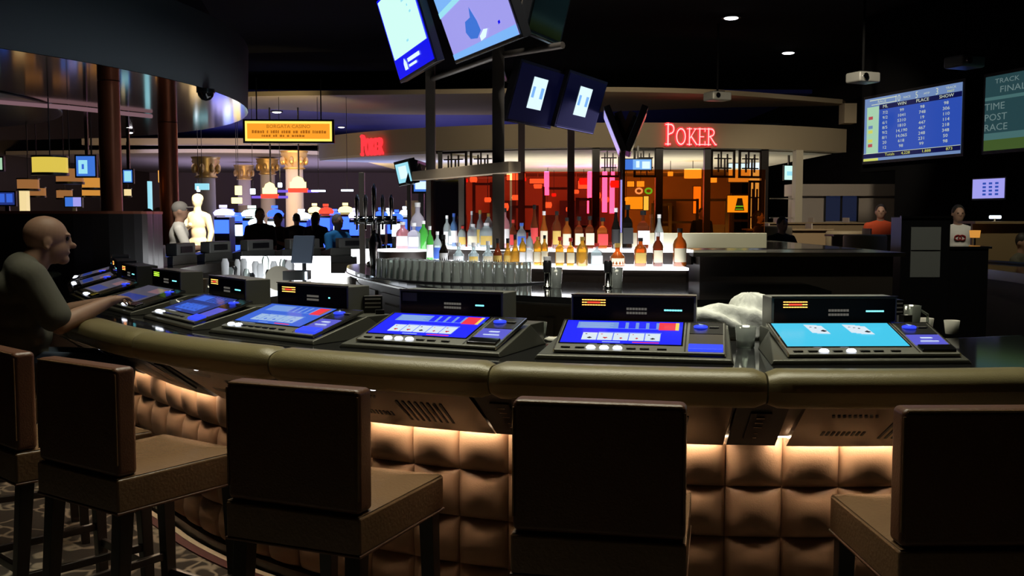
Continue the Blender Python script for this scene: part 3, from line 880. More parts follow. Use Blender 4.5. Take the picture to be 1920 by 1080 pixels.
# pinkish cove strip and hanging camera dome under the drum
b = MB(); b.tube([(-6.3, 12, 2.98), (-5.6, 12.8, 2.98), (-4.95, 13.9, 2.98)], .03, 6)
tag(b.build('cove_light', 'dim_pink'), 'pinkish strip of cove light under the drum ceiling', 'light')
p = az(386, 180, 2.94)
t = thing('camera_dome', 'dark security camera dome under the rim of the drum', 'camera', (p.x, p.y, 3.015))
b = MB(); b.lathe([(.10, 0), (.10, -.04)][::-1], n=20); b.build('collar', 'black_plastic', t)
b = MB(); b.lathe([(.001, -.13), (.05, -.115), (.08, -.08), (.09, -.04)], n=20); b.build('dome', 'machine_gloss', t)

def downlight(px, py, z, lab, r=.08, g='ceiling downlights'):
    p = az(px, py, z)
    t = thing('downlight', lab, 'ceiling light', (p.x, p.y, z), group=g)
    b = MB(); b.lathe([(r * 1.35, -.03), (r * 1.35, 0)], n=16); b.build('trim_ring', 'black_plastic', t)
    b = MB(); b.lathe([(.0001, -.05), (r * .8, -.045), (r, -.031)], n=16); b.build('lens', 'downlight', t)
for px, py, z, lab in ((1371, 31, 5.2, 'small white downlight in the black ceiling, nearest of three above the poker sign'),
                       (1478, 97, 5.2, 'small white downlight in the black ceiling, lower right of another'),
                       (1743, 43, 5.2, 'faint white downlight in the black ceiling above the odds board'),
                       (519, 208, 4.2, 'bright downlight in the pale ring soffit above the orange sign'),
                       (640, 237, 4.7, 'downlight in the navy ceiling just right of the orange sign'),
                       (702, 256, 4.7, 'downlight in the navy ceiling between two others'),
                       (764, 247, 4.7, 'downlight in the navy ceiling left of the tall post'),
                       (671, 264, 4.7, 'downlight in the navy ceiling close above the small red sign'),
                       (243, 245, 3.01, 'downlight in the drum underside by the copper column')):
    downlight(px, py, z, lab, .13 if z > 5 else .11 if z > 4 else .05)
def projector(px, py, Y, lab):
    p = at(px, py, Y)
    t = thing('projector', lab, 'projector', tuple(p), .4)
    b = MB(); b.box((0, 0, 0), (.42, .34, .16)); b.build('body', 'grey_plastic', t, bev=.03)
    b = MB(); b.ring((-.12, -.17, 0), (-.12, -.21, 0), .05, .05, 14); b.build('lens', 'chrome', t)
    b = MB(); b.ring((0, 0, .08), (0, 0, 5.2 - p.z), .02, .02, 8); b.box((0, 0, .09), (.2, .2, .02)); b.build('ceiling_mount', 'black_paint', t)
projector(1345, 181, 19, 'projector hanging in front of the pale ring soffit')
projector(1618, 146, 16, 'projector hanging just above the odds board')
projector(1808, 117, 14, 'dark projector hanging right of the odds board top')

# ------------------------------------------------------------------ poker room
PC = Vector((2.6, 31.2)); PR = 9.1
def pp(deg, r, z=None):
    a = math.radians(deg); v = (PC.x + r * math.sin(a), PC.y - r * math.cos(a))
    return v if z is None else (v[0], v[1], z)
def px2deg(px, r=PR):
    best = None
    for i in range(-900, 700):
        d = i / 10; x, y = pp(d, r)
        q = 960 + F * x / y; e = abs(q - px)
        if best is None or e < best[0]: best = (e, d)
    return best[1]
DL, DRT = px2deg(600), px2deg(1582)
def arc_band(r0, r1, z0, z1, d0, d1, n=60):
    b = MB(); q = [pp(d0 + (d1 - d0) * i / n, r0) for i in range(n + 1)] + [pp(d1 - (d1 - d0) * i / n, r1) for i in range(n + 1)]
    b.prism(q, z0, z1); return b
pk = thing('poker_room', 'round poker room front with cream fascia over tall dark-framed windows', 'shopfront')
arc_band(PR, PR - .35, 3.12, 3.66, DL, DRT).build('fascia', 'soffit_paint', pk)
arc_band(PR - .02, PR - 2.2, 3.06, 3.12, DL, px2deg(812)).build('soffit_lip', 'cream_paint', pk)
b = MB(); b.prism([pp(d, PR - .36) for d in range(-50, 36, 5)] + [(7.6, 37.5), (-3.3, 37.5)], 3.10, 3.15); b.build('ceiling_panel', 'poker_ceiling', pk)
b = MB(); b.box((2.4, 37.5, 1.6), (11.4, .2, 3.2)); b.build('rear_wall', 'poker_wall', pk)
for px, w in ((826, .10), (1116, .16), (1234, .16), (1323, .14), (1430, .16)):
    d = px2deg(px, PR - .2); x, y = pp(d, PR - .2)
    b = MB(); b.box((x, y, 1.56), (w, .16, 3.12)); b.build('mullion', 'dark_wood', pk)
d = px2deg(1492, PR - .1); x, y = pp(d, PR - .1)
b = MB(); b.box((x, y, 1.56), (.16, .3, 3.12)); b.build('pilaster', 'cream_paint', pk)
def lattice(pxa, pxb, z0, z1, part='lattice', full=False):
    da, db = px2deg(pxa, PR - .2), px2deg(pxb, PR - .2); b = MB()
    A = Vector(pp(da, PR - .2, 0)); B = Vector(pp(db, PR - .2, 0)); d = (B - A); L = d.length; d.normalize(); ang = math.atan2(d.y, d.x)
    rot = Matrix.Rotation(ang, 3, 'Z')
    def bar_(u0, v0, u1, v1, w=.028):
        c = A + d * ((u0 + u1) / 2 * L); z = z0 + (v0 + v1) / 2 * (z1 - z0)
        b.box((c.x, c.y, z), (abs(u1 - u0) * L + w, .04, abs(v1 - v0) * (z1 - z0) + w), 0, rot)
    bar_(0, 0, 1, 0, .05); bar_(0, 1, 1, 1, .05); bar_(0, 0, 0, 1, .05); bar_(1, 0, 1, 1, .05)
    n = max(1, round(L / (z1 - z0) / 1.2)) if not full else 1
    for i in range(n):
        a = i / n; w = 1 / n
        if i: bar_(a, 0, a, 1, .04)
        bar_(a + .15 * w, .33, a + .85 * w, .33); bar_(a + .15 * w, .7, a + .85 * w, .7); bar_(a + .3 * w, .2, a + .3 * w, .85); bar_(a + .7 * w, .2, a + .7 * w, .85)
        bar_(a + .42 * w, .33, a + .42 * w, 1); bar_(a + .58 * w, 0, a + .58 * w, .7)
    b.build(part, 'dark_wood', pk)
lattice(828, 875, 2.55, 3.08); lattice(884, 928, 2.55, 3.08); lattice(1122, 1160, 2.5, 3.08); lattice(1188, 1228, 2.5, 3.08)
lattice(1332, 1374, 2.5, 3.08); lattice(1384, 1424, 2.5, 3.08)
lattice(1404, 1424, 1.2, 2.4, 'lattice')
arc_band(PR - .12, PR - .3, .0, .75, DL + 30, DRT - .2).build('window_base', 'dark_wood', pk)
b = MB(); x, y = pp(px2deg(1414, PR - .6), PR - .6); b.box((x, y, 1.9), (.26, .05, 1.9)); b.build('lit_panel', 'cool_pane', pk)
for i, (zc) in enumerate((2.02, 1.58)):
    a_, c_ = pp(px2deg(1442, PR - .2), PR - .2, zc), pp(px2deg(1486, PR - .2), PR - .2, zc)
    b = MB(); b.ring(a_, c_, .015, .015, 6); b.build('door_rail', 'chrome', pk)
rk = random.Random(8)
for i, (x, y) in enumerate(((-1.5, 28), (.6, 27.2), (2.6, 29), (4.6, 27.5), (6.0, 30), (1.4, 32), (4.0, 33))):
    t = thing('poker_table', 'poker table inside the amber tinted poker room, %s from the left wall' % ORD[i], 'table', (x, y, 0), rk.uniform(0, 3), 'poker tables')
    b = MB(); b.lathe([(1.0, .70), (1.05, .74), (1.0, .78)], n=24, sy=.55); b.build('table_top', 'desk_wood', t)
    b = MB(); b.lathe([(.3, 0), (.25, .70)], n=14); b.build('base', 'dark_wood', t)
for i, (x, w_) in enumerate(((-3.4, 1.0), (-.3, .9), (2.4, 1.3), (5.6, .8))):
    b = MB(); b.box((0, 0, 1.1), (w_, .3, 2.2)); b.box((0, -.16, 1.4), (w_ * .8, .02, 1.2), 1)
    tag(b.build('wall_unit', ['espresso_panel', 'dark_wood'], loc=(x, 36.9, 0)), 'dark cabinet against the far poker room wall, %s from the left' % ORD[i], 'cabinet', 'cabinets in the poker room')
# furniture of light inside, seen through the window
rl = random.Random(21)
LANT = ['in the left ruby pane', 'behind the steel post', 'in the middle ruby pane', 'near the magenta tubes', 'in the amber pane']
for i in range(20):
    px = 815 + i * 19 + rl.uniform(-6, 6); y = rl.uniform(334, 400); Y = rl.uniform(26, 34); p = at(px, y, Y); r_ = rl.uniform(.05, .13)
    t = thing('hanging_lantern', 'small orange lantern behind the tinted glass, %s counting from the left' % ORD[i], 'lamp', tuple(p), group='orange lanterns in the poker room')
    b = MB(); b.lathe([(r_, -r_ * .8), (r_ * 1.2, 0), (r_, r_ * .8)], n=12); b.build('lamp_shade', 'lamp_wall' if i % 3 else 'slot_red', t)
    b = MB(); b.ring((0, 0, r_ * .8), (0, 0, 3.1 - p.z), .01, .01, 5); b.build('cord', 'dark_steel', t)
for i, (px, Y, w_, h_) in enumerate(((830, 27, .9, 2.3), (905, 29, .5, 2.6), (985, 26, .6, 1.9), (1045, 30, .8, 2.5), (1095, 26, .35, 2.1), (1240, 29, .5, 2.0), (1270, 33, 1.3, 2.2), (1345, 27, .5, 2.1), (1395, 30, .7, 2.3))):
    p = at(px, 407, Y); b = MB()
    for q_ in (-1, 1): b.box((q_ * w_ / 2, 0, h_ / 2), (.09, .09, h_))
    for z_ in (.05, .35, .65, .98): b.box((0, 0, z_ * h_), (w_, .07, .07))
    if i % 2: b.box((0, .02, h_ * .35), (w_, .04, h_ * .6))
    tag(b.build('room_divider', 'dark_wood', loc=(p.x, p.y, 0)), 'dark wooden divider screen inside the poker room, %s from the left' % ORD[i], 'divider', 'dividers in the poker room')
def neon(px, y0, y1, Y, lab):
    a = at(px, y0, Y); c = at(px, y1, Y); b = MB(); b.ring((0, 0, c.z - a.z), (0, 0, 0), .075, .075, 10)
    tag(b.build('neon_tube', 'magenta_tube', loc=tuple(a)), lab, 'neon light', 'magenta tubes in the poker room')
for px, y0, y1, lab in ((1025, 322, 366, 'short magenta neon tube, leftmost behind the amber glass'), (1069, 322, 388, 'magenta neon tube left of the yellow lamp panel'),
                        (1106, 322, 400, 'thin magenta neon tube beside the window mullion'), (1134, 322, 398, 'magenta neon tube just right of the window mullion'),
                        (1148, 322, 400, 'magenta neon tube nearest the lit television post')):
    neon(px, y0, y1, 30, lab)
def panel(name, lab, cat, x0, y0, x1, y1, Y, m, **k): return flat_screen(name, lab, cat, x0, y0, x1, y1, Y, [m], plain, **k)
panel('wall_lamp', 'wide orange wall lamp seen through the amber glass by the steel head rail', 'lamp', 993, 335, 1022, 344, 33, 'lamp_wall')
panel('wall_lamp', 'square yellow wall lamp between two magenta tubes', 'lamp', 1084, 339, 1108, 354, 33, 'lamp_wall')
panel('wall_lamp', 'orange wall lamp high behind the amber glass above the left bottles', 'lamp', 950, 325, 985, 338, 33, 'lamp_wall')
panel('wall_lamp', 'square orange wall lamp right of the lit television post', 'lamp', 1176, 340, 1189, 350, 33, 'lamp_wall')
for x0, x1, y0, y1, lab in ((1283, 1315, 317, 334, 'broad yellow pendant shade inside the poker room, the largest'), (1327, 1344, 332, 342, 'small orange pendant shade beside a window mullion'), (1252, 1262, 322, 330, 'tiny pink pendant shade left of the broad yellow one'), (1194, 1208, 340, 350, 'orange pendant shade above the coloured rings')):
    Y = 27; a = at((x0 + x1) / 2, (y0 + y1) / 2, Y); k = Y / F
    t = thing('pendant_lamp', lab, 'lamp', tuple(a)); w = (x1 - x0) * k / 2; h = (y1 - y0) * k / 2
    b = MB(); b.lathe([(w, -h), (w, h)], n=20); b.build('lamp_shade', 'lamp_wall', t)
    b = MB(); b.ring((0, 0, h), (0, 0, 3.1 - a.z), .01, .01, 6); b.build('cord', 'dark_steel', t)
def tvsplit(b, w, h): R(b, w, h, 0, 0, 1, 1, 0); R(b, w, h, .0, .0, .3, 1, 1, .01); R(b, w, h, .42, .2, .55, .85, 2, .01); R(b, w, h, .65, .1, .95, .8, 2, .01)
flat_screen('television', 'bright blue and white television hanging just above the amber glass', 'television', 1172, 299, 1221, 318, 21.3, ['tv_sky', 'tv_blue', 'tv_ice'], tvsplit, stand=3.1)
flat_screen('television', 'large television inside the poker room seen half through amber glass', 'television', 1366, 307, 1410, 341, 25, ['tv_ice', 'lamp_cream'], lambda b, w, h: (R(b, w, h, 0, 0, 1, 1, 1), R(b, w, h, 0, .75, 1, 1, 0, .01)), stand=3.1)
flat_screen('television', 'pale cyan television hanging by the cream pilaster of the poker room', 'television', 1470, 311, 1492, 337, 24.5, ['tv_mint', 'tv_cyan'], lambda b, w, h: (R(b, w, h, 0, 0, 1, 1, 0), R(b, w, h, .2, .3, .8, .6, 1, .01)), yaw=.35, stand=3.1)
panel('poster', 'bright yellow poster behind the amber glass, left of a green strip', 'poster', 1173, 369, 1205, 392, 32, 'poster_yellow')
panel('poster', 'narrow green lit strip beside the yellow poster', 'poster', 1207, 368, 1216, 394, 32, 'slot_green')
panel('wall_light_panel', 'tall orange lit wall panel deep in the poker room', 'light', 1300, 350, 1314, 400, 33, 'orange_glow')
def cargreen(b, w, h):
    R(b, w, h, 0, 0, 1, 1, 0)
    z = lambda v: (v - .5) * h
    x = lambda u: (u - .5) * w
    b.poly([(x(.3), -.01, z(.1)), (x(.72), -.01, z(.1)), (x(.62), -.01, z(.85)), (x(.42), -.01, z(.85))], 1)
    b.poly([(x(.33), -.02, z(.32)), (x(.68), -.02, z(.32)), (x(.66), -.02, z(.40)), (x(.35), -.02, z(.40))], 2)
    b.poly([(x(.33), -.02, z(.16)), (x(.68), -.02, z(.16)), (x(.66), -.02, z(.22)), (x(.35), -.02, z(.22))], 2)
flat_screen('poster', 'yellow poster with a dark green bottle-like shape near the lattice window', 'poster', 1364, 367, 1408, 398, 26, ['poster_yellow', 'dark_pane', 'neon_green'], cargreen)
for px, c1, lab in ((1198, 'slot_lilac', 'round violet neon ring, first of the three small rings'), (1216, 'neon_green', 'round green neon ring between two others'), (1235, 'slot_lilac', 'round violet and green neon ring nearest the mullion')):
    a = at(px, 358, 30); b = MB(); q = [(.095 * math.cos(2 * PI * i / 14), 0, .075 * math.sin(2 * PI * i / 14)) for i in range(15)]
    b.tube(q, .028, 6); tag(b.build('neon_ring', c1, loc=tuple(a)), lab, 'neon sign', 'three neon rings in the poker room')
# serif letters of the red signs
def serif_word(b, chars, h, mo, mi):
    """(char, scale) strokes, each drawn as an outer and an inner bar"""
    x = 0.
    def st(pts, w, m, y):
        for i in range(len(pts) - 1):
            p, q = Vector((pts[i][0], 0, pts[i][1])), Vector((pts[i + 1][0], 0, pts[i + 1][1])); d = (q - p).normalized(); nn = Vector((-d.z, 0, d.x)) * w / 2
            e = d * w * .3
            b.hexa([p - nn - e + Vector((0, y, 0)), q - nn + e + Vector((0, y, 0)), q + nn + e + Vector((0, y, 0)), p + nn - e + Vector((0, y, 0))],
                   [p - nn - e + Vector((0, y + .05, 0)), q - nn + e + Vector((0, y + .05, 0)), q + nn + e + Vector((0, y + .05, 0)), p + nn - e + Vector((0, y + .05, 0))], m)
    for ch, sc_ in chars:
        H_ = h * sc_; W = {'P': .62, 'O': .85, 'K': .80, 'E': .66, 'R': .76}[ch] * H_; t = .13 * H_; thin = .08 * H_
        S = []
        a = .16 * W
        S.append(([(x + a + t / 2, 0), (x + a + t / 2, H_)], t)) if ch != 'O' else None
        arc = lambda cx, cz, rx, rz, a0, a1, n=10: [(cx + rx * math.cos(math.radians(a0 + (a1 - a0) * i / n)), cz + rz * math.sin(math.radians(a0 + (a1 - a0) * i / n))) for i in range(n + 1)]
        if ch != 'O':
            S.append(([(x, thin / 2), (x + a * 2 + t, thin / 2)], thin)); S.append(([(x, H_ - thin / 2), (x + a * 2 + t, H_ - thin / 2)], thin))
        if ch in 'PR':
            S.append(([(x + a + t, H_ - thin / 2)] + arc(x + a + t + .15 * W, H_ * .75, .36 * W, H_ * .25 - thin / 2, 90, -90) + [(x + a + t, H_ * .5)], t * .8))
        if ch == 'R': S.append(([(x + a + t + .1 * W, H_ * .5), (x + W, thin / 2), (x + W * 1.12, thin / 2)], t * .8))
        if ch == 'K':
            S.append(([(x + a + t, H_ * .42), (x + W * .88, H_ - thin / 2)], thin)); S.append(([(x + a + t + .1 * W, H_ * .52), (x + W, thin / 2)], t)); S.append(([(x + W * .7, H_ - thin / 2), (x + W, H_ - thin / 2)], thin))
        if ch == 'E':
            for z_, e_ in ((thin / 2, W), (H_ * .5, W * .78), (H_ - thin / 2, W * .95)): S.append(([(x + a + t, z_), (x + e_, z_)], thin))
            S.append(([(x + W - thin / 2, 0), (x + W - thin / 2, H_ * .22)], thin)); S.append(([(x + W * .93, H_ * .8), (x + W * .93, H_)], thin))
        if ch == 'O': S.append((arc(x + W / 2, H_ / 2, W / 2 - t / 2, H_ / 2 - thin / 2, 0, 360, 18), t))
        for pts, w_ in S: st(pts, w_ * 1.5, mo, 0)
        for pts, w_ in S: st(pts, w_ * .55, mi, -.012)
        x += W * 1.10
    return x
def poker_sign(pxa, Yscale, lab, h, tilt, spread=1.):
    d = px2deg(pxa, PR + .05)
    x, y = pp(d, PR + .06)
    t = thing('poker_sign', lab, 'sign', (x, y, 0), math.radians(d) + tilt)
    return t
b = MB(); W = serif_word(b, [('P', 1.0), ('O', .80), ('K', .80), ('E', .80), ('R', .80)], .46, 0, 1)
d = px2deg(1293, PR + .12); x, y = pp(d, PR + .10)
for i, v in enumerate(b.v): b.v[i] = Vector(((v.x - W / 2), v.y, v.z))
o = b.build('poker_sign', ['red_neon', 'pink_neon'], loc=(x, y, 3.17), rz=math.radians(d)); tag(o, 'red neon sign reading POKER on the cream fascia above the windows', 'sign')
k = 98 * y / F / W; o.scale = (k, 1, 1)
b = MB(); W = serif_word(b, [('P', 1.0), ('O', .80), ('K', .80), ('E', .80), ('R', .80)], .46, 0, 0)
d = px2deg(697, PR + .12); x, y = pp(d, PR + .10)
for i, v in enumerate(b.v): b.v[i] = Vector(((v.x - W / 2), v.y, v.z))
o = b.build('poker_sign', ['red_neon'], loc=(x, y, 3.10), rz=math.radians(d)); tag(o, 'smaller looking red POKER sign seen at a slant on the curved fascia', 'sign')
o.scale = (.50, 1, 1)
# orange casino sign hanging
p = at(541, 246, 19)
t = thing('hanging_sign', 'glowing orange sign panel with dark lettering hanging under the ring soffit', 'sign', tuple(p), .05)
k = 19 / F
b = MB(); b.box((0, .06, 0), (168 * k, .10, 44 * k)); b.build('housing', 'black_plastic', t)
b = MB(); w, h = 160 * k, 37 * k
R(b, w, h, 0, 0, 1, 1, 0, 0); R(b, w, h, .025, .12, .975, .88, 1, .003); b.build('light_panel', ['sign_yellow', 'sign_amber'], t)
b = MB(); rot = Matrix.Rotation(PI / 2, 3, 'X')
b.text('BORGATA CASINO', .095, 0, (0, -.008, .085), rot); 
rg = random.Random(5)
for z_, hh_, u0, u1 in ((-.01, .030, -.68, .70), (-.085, .022, -.50, .30)):
    x_ = u0
    while x_ < u1:
        w_ = rg.uniform(.02, .045); b.poly([(x_, -.008, z_ - hh_), (x_ + w_, -.008, z_ - hh_), (x_ + w_, -.008, z_ + hh_ * rg.uniform(.5, 1)), (x_, -.008, z_ + hh_ * rg.uniform(.5, 1))]); x_ += w_ + rg.choice((.012, .012, .012, .05))

b.build('lettering', 'sign_text', t)
for x in (-.6, .6):
    b = MB(); b.ring((x, .06, .2), (x, .06, 4.2 - p.z), .012, .012, 6); b.build('hanger', 'dark_steel', t)

# ------------------------------------------------------------------ casino floor beyond
for px, Y, w, zc, lab in ((553, 31, .56, 3.62, 'Roman style column with the largest lit gold capital'), (503, 35, .52, 3.62, 'Roman style column with lit gold capital, middle one of three'),
                     (459, 38, .5, 3.55, 'Roman style column with lit gold capital, farthest from the poker room'), (388, 27, .50, 3.2, 'pale column behind the golden statue')):
    p = at(px, 400, Y)
    t = thing('column', lab, 'column', (p.x, p.y, 0), group='casino columns')
    b = MB(); n = 24
    b.lathe([(w * .55, 0), (w * .5, .3), (w * .47, zc - .55)], n=n); b.build('shaft', 'plaster', t)
    b = MB(); b.lathe([(w * .5, zc - .56), (w * .62, zc - .53), (w * .5, zc - .48), (w * .58, zc - .36), (w * .54, zc - .3), (w * .74, zc - .12), (w * .70, zc - .08), (w * .78, zc)], n=16)
    for i in range(8):
        a = PI * 2 * i / 8
        b.sphere((math.cos(a) * w * .66, math.sin(a) * w * .66, zc - .3), (.07, .07, .13), 8)
    b.build('capital', 'gold_leaf', t)
    b = MB(); b.lathe([(w * .62, 0), (w * .62, .25), (w * .52, .32)], n=n); b.build('base', 'plaster', t)
b = MB(); b.box((-8, 40, 4.0), (14, .3, .5)); struct(b.build('trim_4', 'plaster'))
b = MB(); b.box((-9, 33, 4.05), (10, .25, .22)); struct(b.build('trim_5', 'plaster'))
b = MB(); b.prism([(p.x, p.y) for p in curve_pts([(-16.8, 33.5), (-10, 32.4), (-6.5, 33.4), (-4.6, 35.8), (-4.4, 38)], 8)] + [(-4.4, 46.8), (-16.8, 46.8)], 3.66, 3.78); struct(b.build('trim_6', 'plaster'))
slots = [  # px centre, half width px, top y, Y, glow
    (414, 14, 383, 24, 'slot_lilac'), (468, 15, 384, 23, 'slot_green'), (444, 10, 398, 27, 'slot_blue'), (475, 11, 402, 21, 'slot_white'),
    (511, 11, 384, 22, 'slot_blue'), (562, 12, 391, 25, 'slot_white'), (587, 9, 380, 28, 'slot_yellow'), (608, 10, 381, 26, 'slot_red'),
    (626, 8, 391, 30, 'slot_blue'), (645, 10, 379, 27, 'slot_yellow'), (663, 9, 389, 24, 'slot_lilac'), (712, 9, 388, 25, 'slot_blue'),
    (727, 9, 389, 26, 'slot_white'), (742, 8, 392, 24, 'slot_blue'), (757, 7, 386, 28, 'slot_white'), (430, 9, 391, 29, 'slot_blue')]
desc = {'slot_lilac': 'lilac', 'slot_green': 'pale green', 'slot_blue': 'deep blue', 'slot_white': 'white', 'slot_yellow': 'yellow', 'slot_red': 'red'}
where = ['just right of the golden statue', 'left of the dark standing man', 'low between two taller ones beside the statue', 'close behind the shoulder of the dark standing man', 'standing alone between two dark figures', 'under the column with the largest capital', 'left of the red topped machine', 'among dark heads in the middle',
         'small and far between the red and yellow ones', 'above the man in blue', 'next to the thin dark post', 'first beyond the thin dark post', 'second beyond the thin dark post', 'third beyond the thin dark post', 'nearest the stacked clear bottles', 'farthest behind the statue']
for i, (px, hw, ty, Y, g) in enumerate(slots):
    top = at(px, ty, Y); w = 2 * hw * Y / F; h = top.z
    t = thing('slot_machine', 'slot machine with %s topper glowing, %s' % (desc[g], where[i]), 'slot machine', (top.x, Y, 0), group='slot machines on the casino floor')
    b = MB(); b.box((0, .3, h * .42), (w, .5, h * .84)); b.build('cabinet', 'black_plastic', t)
    b = MB(); b.box((0, .04, h * .72), (w * .96, .03, h * .17)); b.build('screen', 'slot_blue' if g != 'slot_blue' else 'slot_white', t)
    b = MB(); b.box((0, .04, h * .44), (w * .8, .03, h * .10)); b.build('belly_glass', 'slot_blue', t)
    b = MB(); b.box((0, .0, h * .51), (w * .9, .16, .05)); b.build('button_deck', 'dark_steel', t)
    b = MB(); b.box((0, .25, h * .80), (w * .92, .1, h * .09)); b.lathe([(w * .66, h * .86), (w * .74, h * .895), (w * .55, h * .93), (w * .15, h * .95)], (0, .25, 0), 16, sy=.4); b.box((0, .19, h * .975), (w * .5, .05, h * .035)); b.build('topper', g, t)
for px, y, hw, Y, lab in ((506, 368, 16, 24, 'red lit overhead sign with a yellow top, lower of two'), (559, 357, 18, 24, 'red lit overhead sign with a yellow and white dome, under the largest capital')):
    p = at(px, y, Y); w = 2 * hw * Y / F
    t = thing('overhead_sign', lab, 'sign', tuple(p), group='red signs over the slot machines')
    b = MB(); b.box((0, 0, 0), (w, .1, .10)); b.build('name_board', 'slot_red', t)
    b = MB(); b.box((0, 0, .13), (w * .8, .1, .14)); b.lathe([(w * .34, .20), (w * .25, .29), (.001, .34)], n=14, sy=.3); b.build('dome', 'slot_yellow', t)
    b = MB(); b.box((0, 0, -.02), (w * 2.1, .06, .06)); b.build('light_rail', 'purple_rail', t)
    b = MB(); b.ring((0, .1, .1), (0, .1, 4.7 - p.z), .02, .02, 6); b.build('hanger', 'dark_steel', t)
for px, y, w, h, m, lab in ((447, 357, .14, .2, 'slot_yellow', 'small yellow lantern hanging left of the red signs'), (372, 354, .06, .12, 'slot_white', 'small white lantern above the statue'), (379, 350, .30, .14, 'tv_cyan', 'cyan lit sign box above the statue head'),
                      (444, 376, .22, .13, 'slot_yellow', 'pale yellow sign box over the slot machines near the statue'), (474, 359, .10, .12, 'slot_white', 'round white lantern left of the lower red sign'), (525, 347, .08, .1, 'slot_white', 'small white lantern between the red signs'),
                      (597, 358, .30, .04, 'slot_white', 'thin white ceiling light over the middle slot machines'), (651, 357, .26, .04, 'slot_white', 'thin white ceiling light left of the thin post')):
    p = at(px, y, 22)
    t = thing('lantern', lab, 'light', tuple(p), group='small lights over the casino floor')
    b = MB(); b.box((0, 0, 0), (w, .08, h)); b.build('glow_box', m, t, bev=.01)
    b = MB(); b.ring((0, 0, h / 2), (0, 0, 4.2 - p.z), .006, .006, 5); b.build('hanger', 'dark_steel', t)
# ------------------------------------------------------------------ odds boards on the right wall
def WP(k, z, off=.0): v = wl(k, off); return (v.x, v.y, z)
def wq(b, k0_, k1_, z0, z1, mat, off): b.poly([WP(k0_, z0, off), WP(k1_, z0, off), WP(k1_, z1, off), WP(k0_, z1, off)], mat)
wrot = Matrix(((kd.x, 0, nrm.x), (kd.y, 0, nrm.y), (0, 1, 0)))
def wtext(b, s, size, k, z, mat, off, align='CENTER', sx=1.): b.text(s, size, mat, WP(k, z, off), wrot, align, sx=sx)
t = thing('odds_board', 'large blue lit odds board with columns of figures on the black wall', 'display board')
b = MB(); wallbox(b, -.05, 2.55, 2.55, 3.76, .1, .10); b.build('housing', 'black_plastic', t)
b = MB(); L = 2.5; z0, z1 = 2.60, 3.71; hh = z1 - z0
def bq(u0, u1, v0, v1, m, off=.112): wq(b, L * u0, L * u1, z0 + hh * v0, z0 + hh * v1, m, off)
bq(0, 1, 0, 1, 1, .108); bq(.17, 1, .12, .80, 0, .110); bq(.17, 1, .80, .875, 2); bq(0, 1, .045, .115, 2); bq(.03, .165, .12, .86, 3)
bq(0, 1, .115, .122, 4, .114); bq(.0, .17, 0, .04, 5, .114)
bq(.06, .36, .955, .97, 4, .114); bq(.08, .36, .885, .897, 4, .114)
for j, m in enumerate((6, 3, 1, 5, 3, 5, 6, 3)): bq(.05, .10, .66 - j * .073, .71 - j * .073, m, .114)
b.build('screen', ['board_blue', 'board_band', 'board_dark', 'board_mint', 'board_text', 'board_yellow', 'board_red'], t)
b = MB(); rnd = random.Random(3)
zz = lambda v: z0 + hh * v
wtext(b, '10', .16, L * .37, zz(.925), 0, .118); wtext(b, '5', .15, L * .57, zz(.925), 0, .118); wtext(b, '3', .15, L * .77, zz(.925), 0, .118)
wtext(b, 'RACE', .06, L * .20, zz(.925), 0, .118, sx=1.6); wtext(b, 'RACE', .05, L * .47, zz(.925), 0, .118, sx=1.5); wtext(b, 'MTP', .05, L * .67, zz(.925), 0, .118, sx=1.5); wtext(b, 'TRACK', .05, L * .90, zz(.95), 0, .118, sx=1.5); wtext(b, 'FAST', .05, L * .90, zz(.90), 1, .118, sx=1.5)
for u, s in ((.24, 'ML'), (.42, 'WIN'), (.63, 'PLACE'), (.86, 'SHOW')): wtext(b, s, .075, L * u, zz(.838), 0, .118, sx=1.5)
cols_ = {.24: ['7/2', '9/2', '6/1', '8/5', '9/2', '8/1', '20', '12'], .42: ['99', '1041', '5310', '1810', '14,190', '14,065', '618', '98'],
         .63: ['98', '748', '19', '447', '467', '248', '231', '99'], .86: ['98', '306', '110', '114', '218', '348', '50', '98']}
for u, cs in cols_.items():
    for j, s in enumerate(cs): wtext(b, s, .072, L * u, zz(.74 - j * .078), 0, .118, sx=1.6)
for u, s in ((.30, 'Totals'), (.47, '4,228'), (.68, '1,888'), (.90, '873')): wtext(b, s, .065, L * u, zz(.08), 1, .118, sx=1.6)
b.build('figures', ['board_text', 'board_yellow'], t)
t = thing('odds_board', 'dim teal board with TIME POST RACE lines, cut by the frame edge', 'display board')
b = MB(); wallbox(b, 2.95, 5.6, 2.55, 3.76, .1, .10); b.build('housing', 'black_plastic', t)
b = MB(); wq(b, 3.0, 5.55, 2.60, 3.71, 0, .110); wq(b, 3.0, 5.55, 3.35, 3.40, 1, .112); wq(b, 3.0, 5.55, 2.76, 2.86, 1, .112); wq(b, 3.0, 5.55, 2.60, 2.76, 2, .112)
b.build('screen', ['board_teal', 'board_tealband', 'board_green'], t)
b = MB(); wtext(b, 'TRACK', .10, 3.2, 3.62, 0, .118, 'LEFT', sx=1.5); wtext(b, 'FINAL', .13, 3.3, 3.49, 0, .118, 'LEFT', sx=1.5)
for z, s, n_ in ((3.25, 'TIME', '2:15'), (3.09, 'POST', '1:50'), (2.94, 'RACE', '3')): wtext(b, s, .145, 3.0, z, 0, .118, 'LEFT', sx=1.35); wtext(b, n_, .145, 3.9, z, 0, .118, 'LEFT', sx=1.4)
b.build('lettering', 'board_tealtext', t)
t = thing('wall_screen', 'small white screen of figures low on the black wall', 'screen')
b = MB(); wallbox(b, 2.72, 3.43, 1.86, 2.20, .06, .06); b.build('housing', 'black_plastic', t)
b = MB(); wq(b, 2.74, 3.41, 1.885, 2.18, 0, .066)
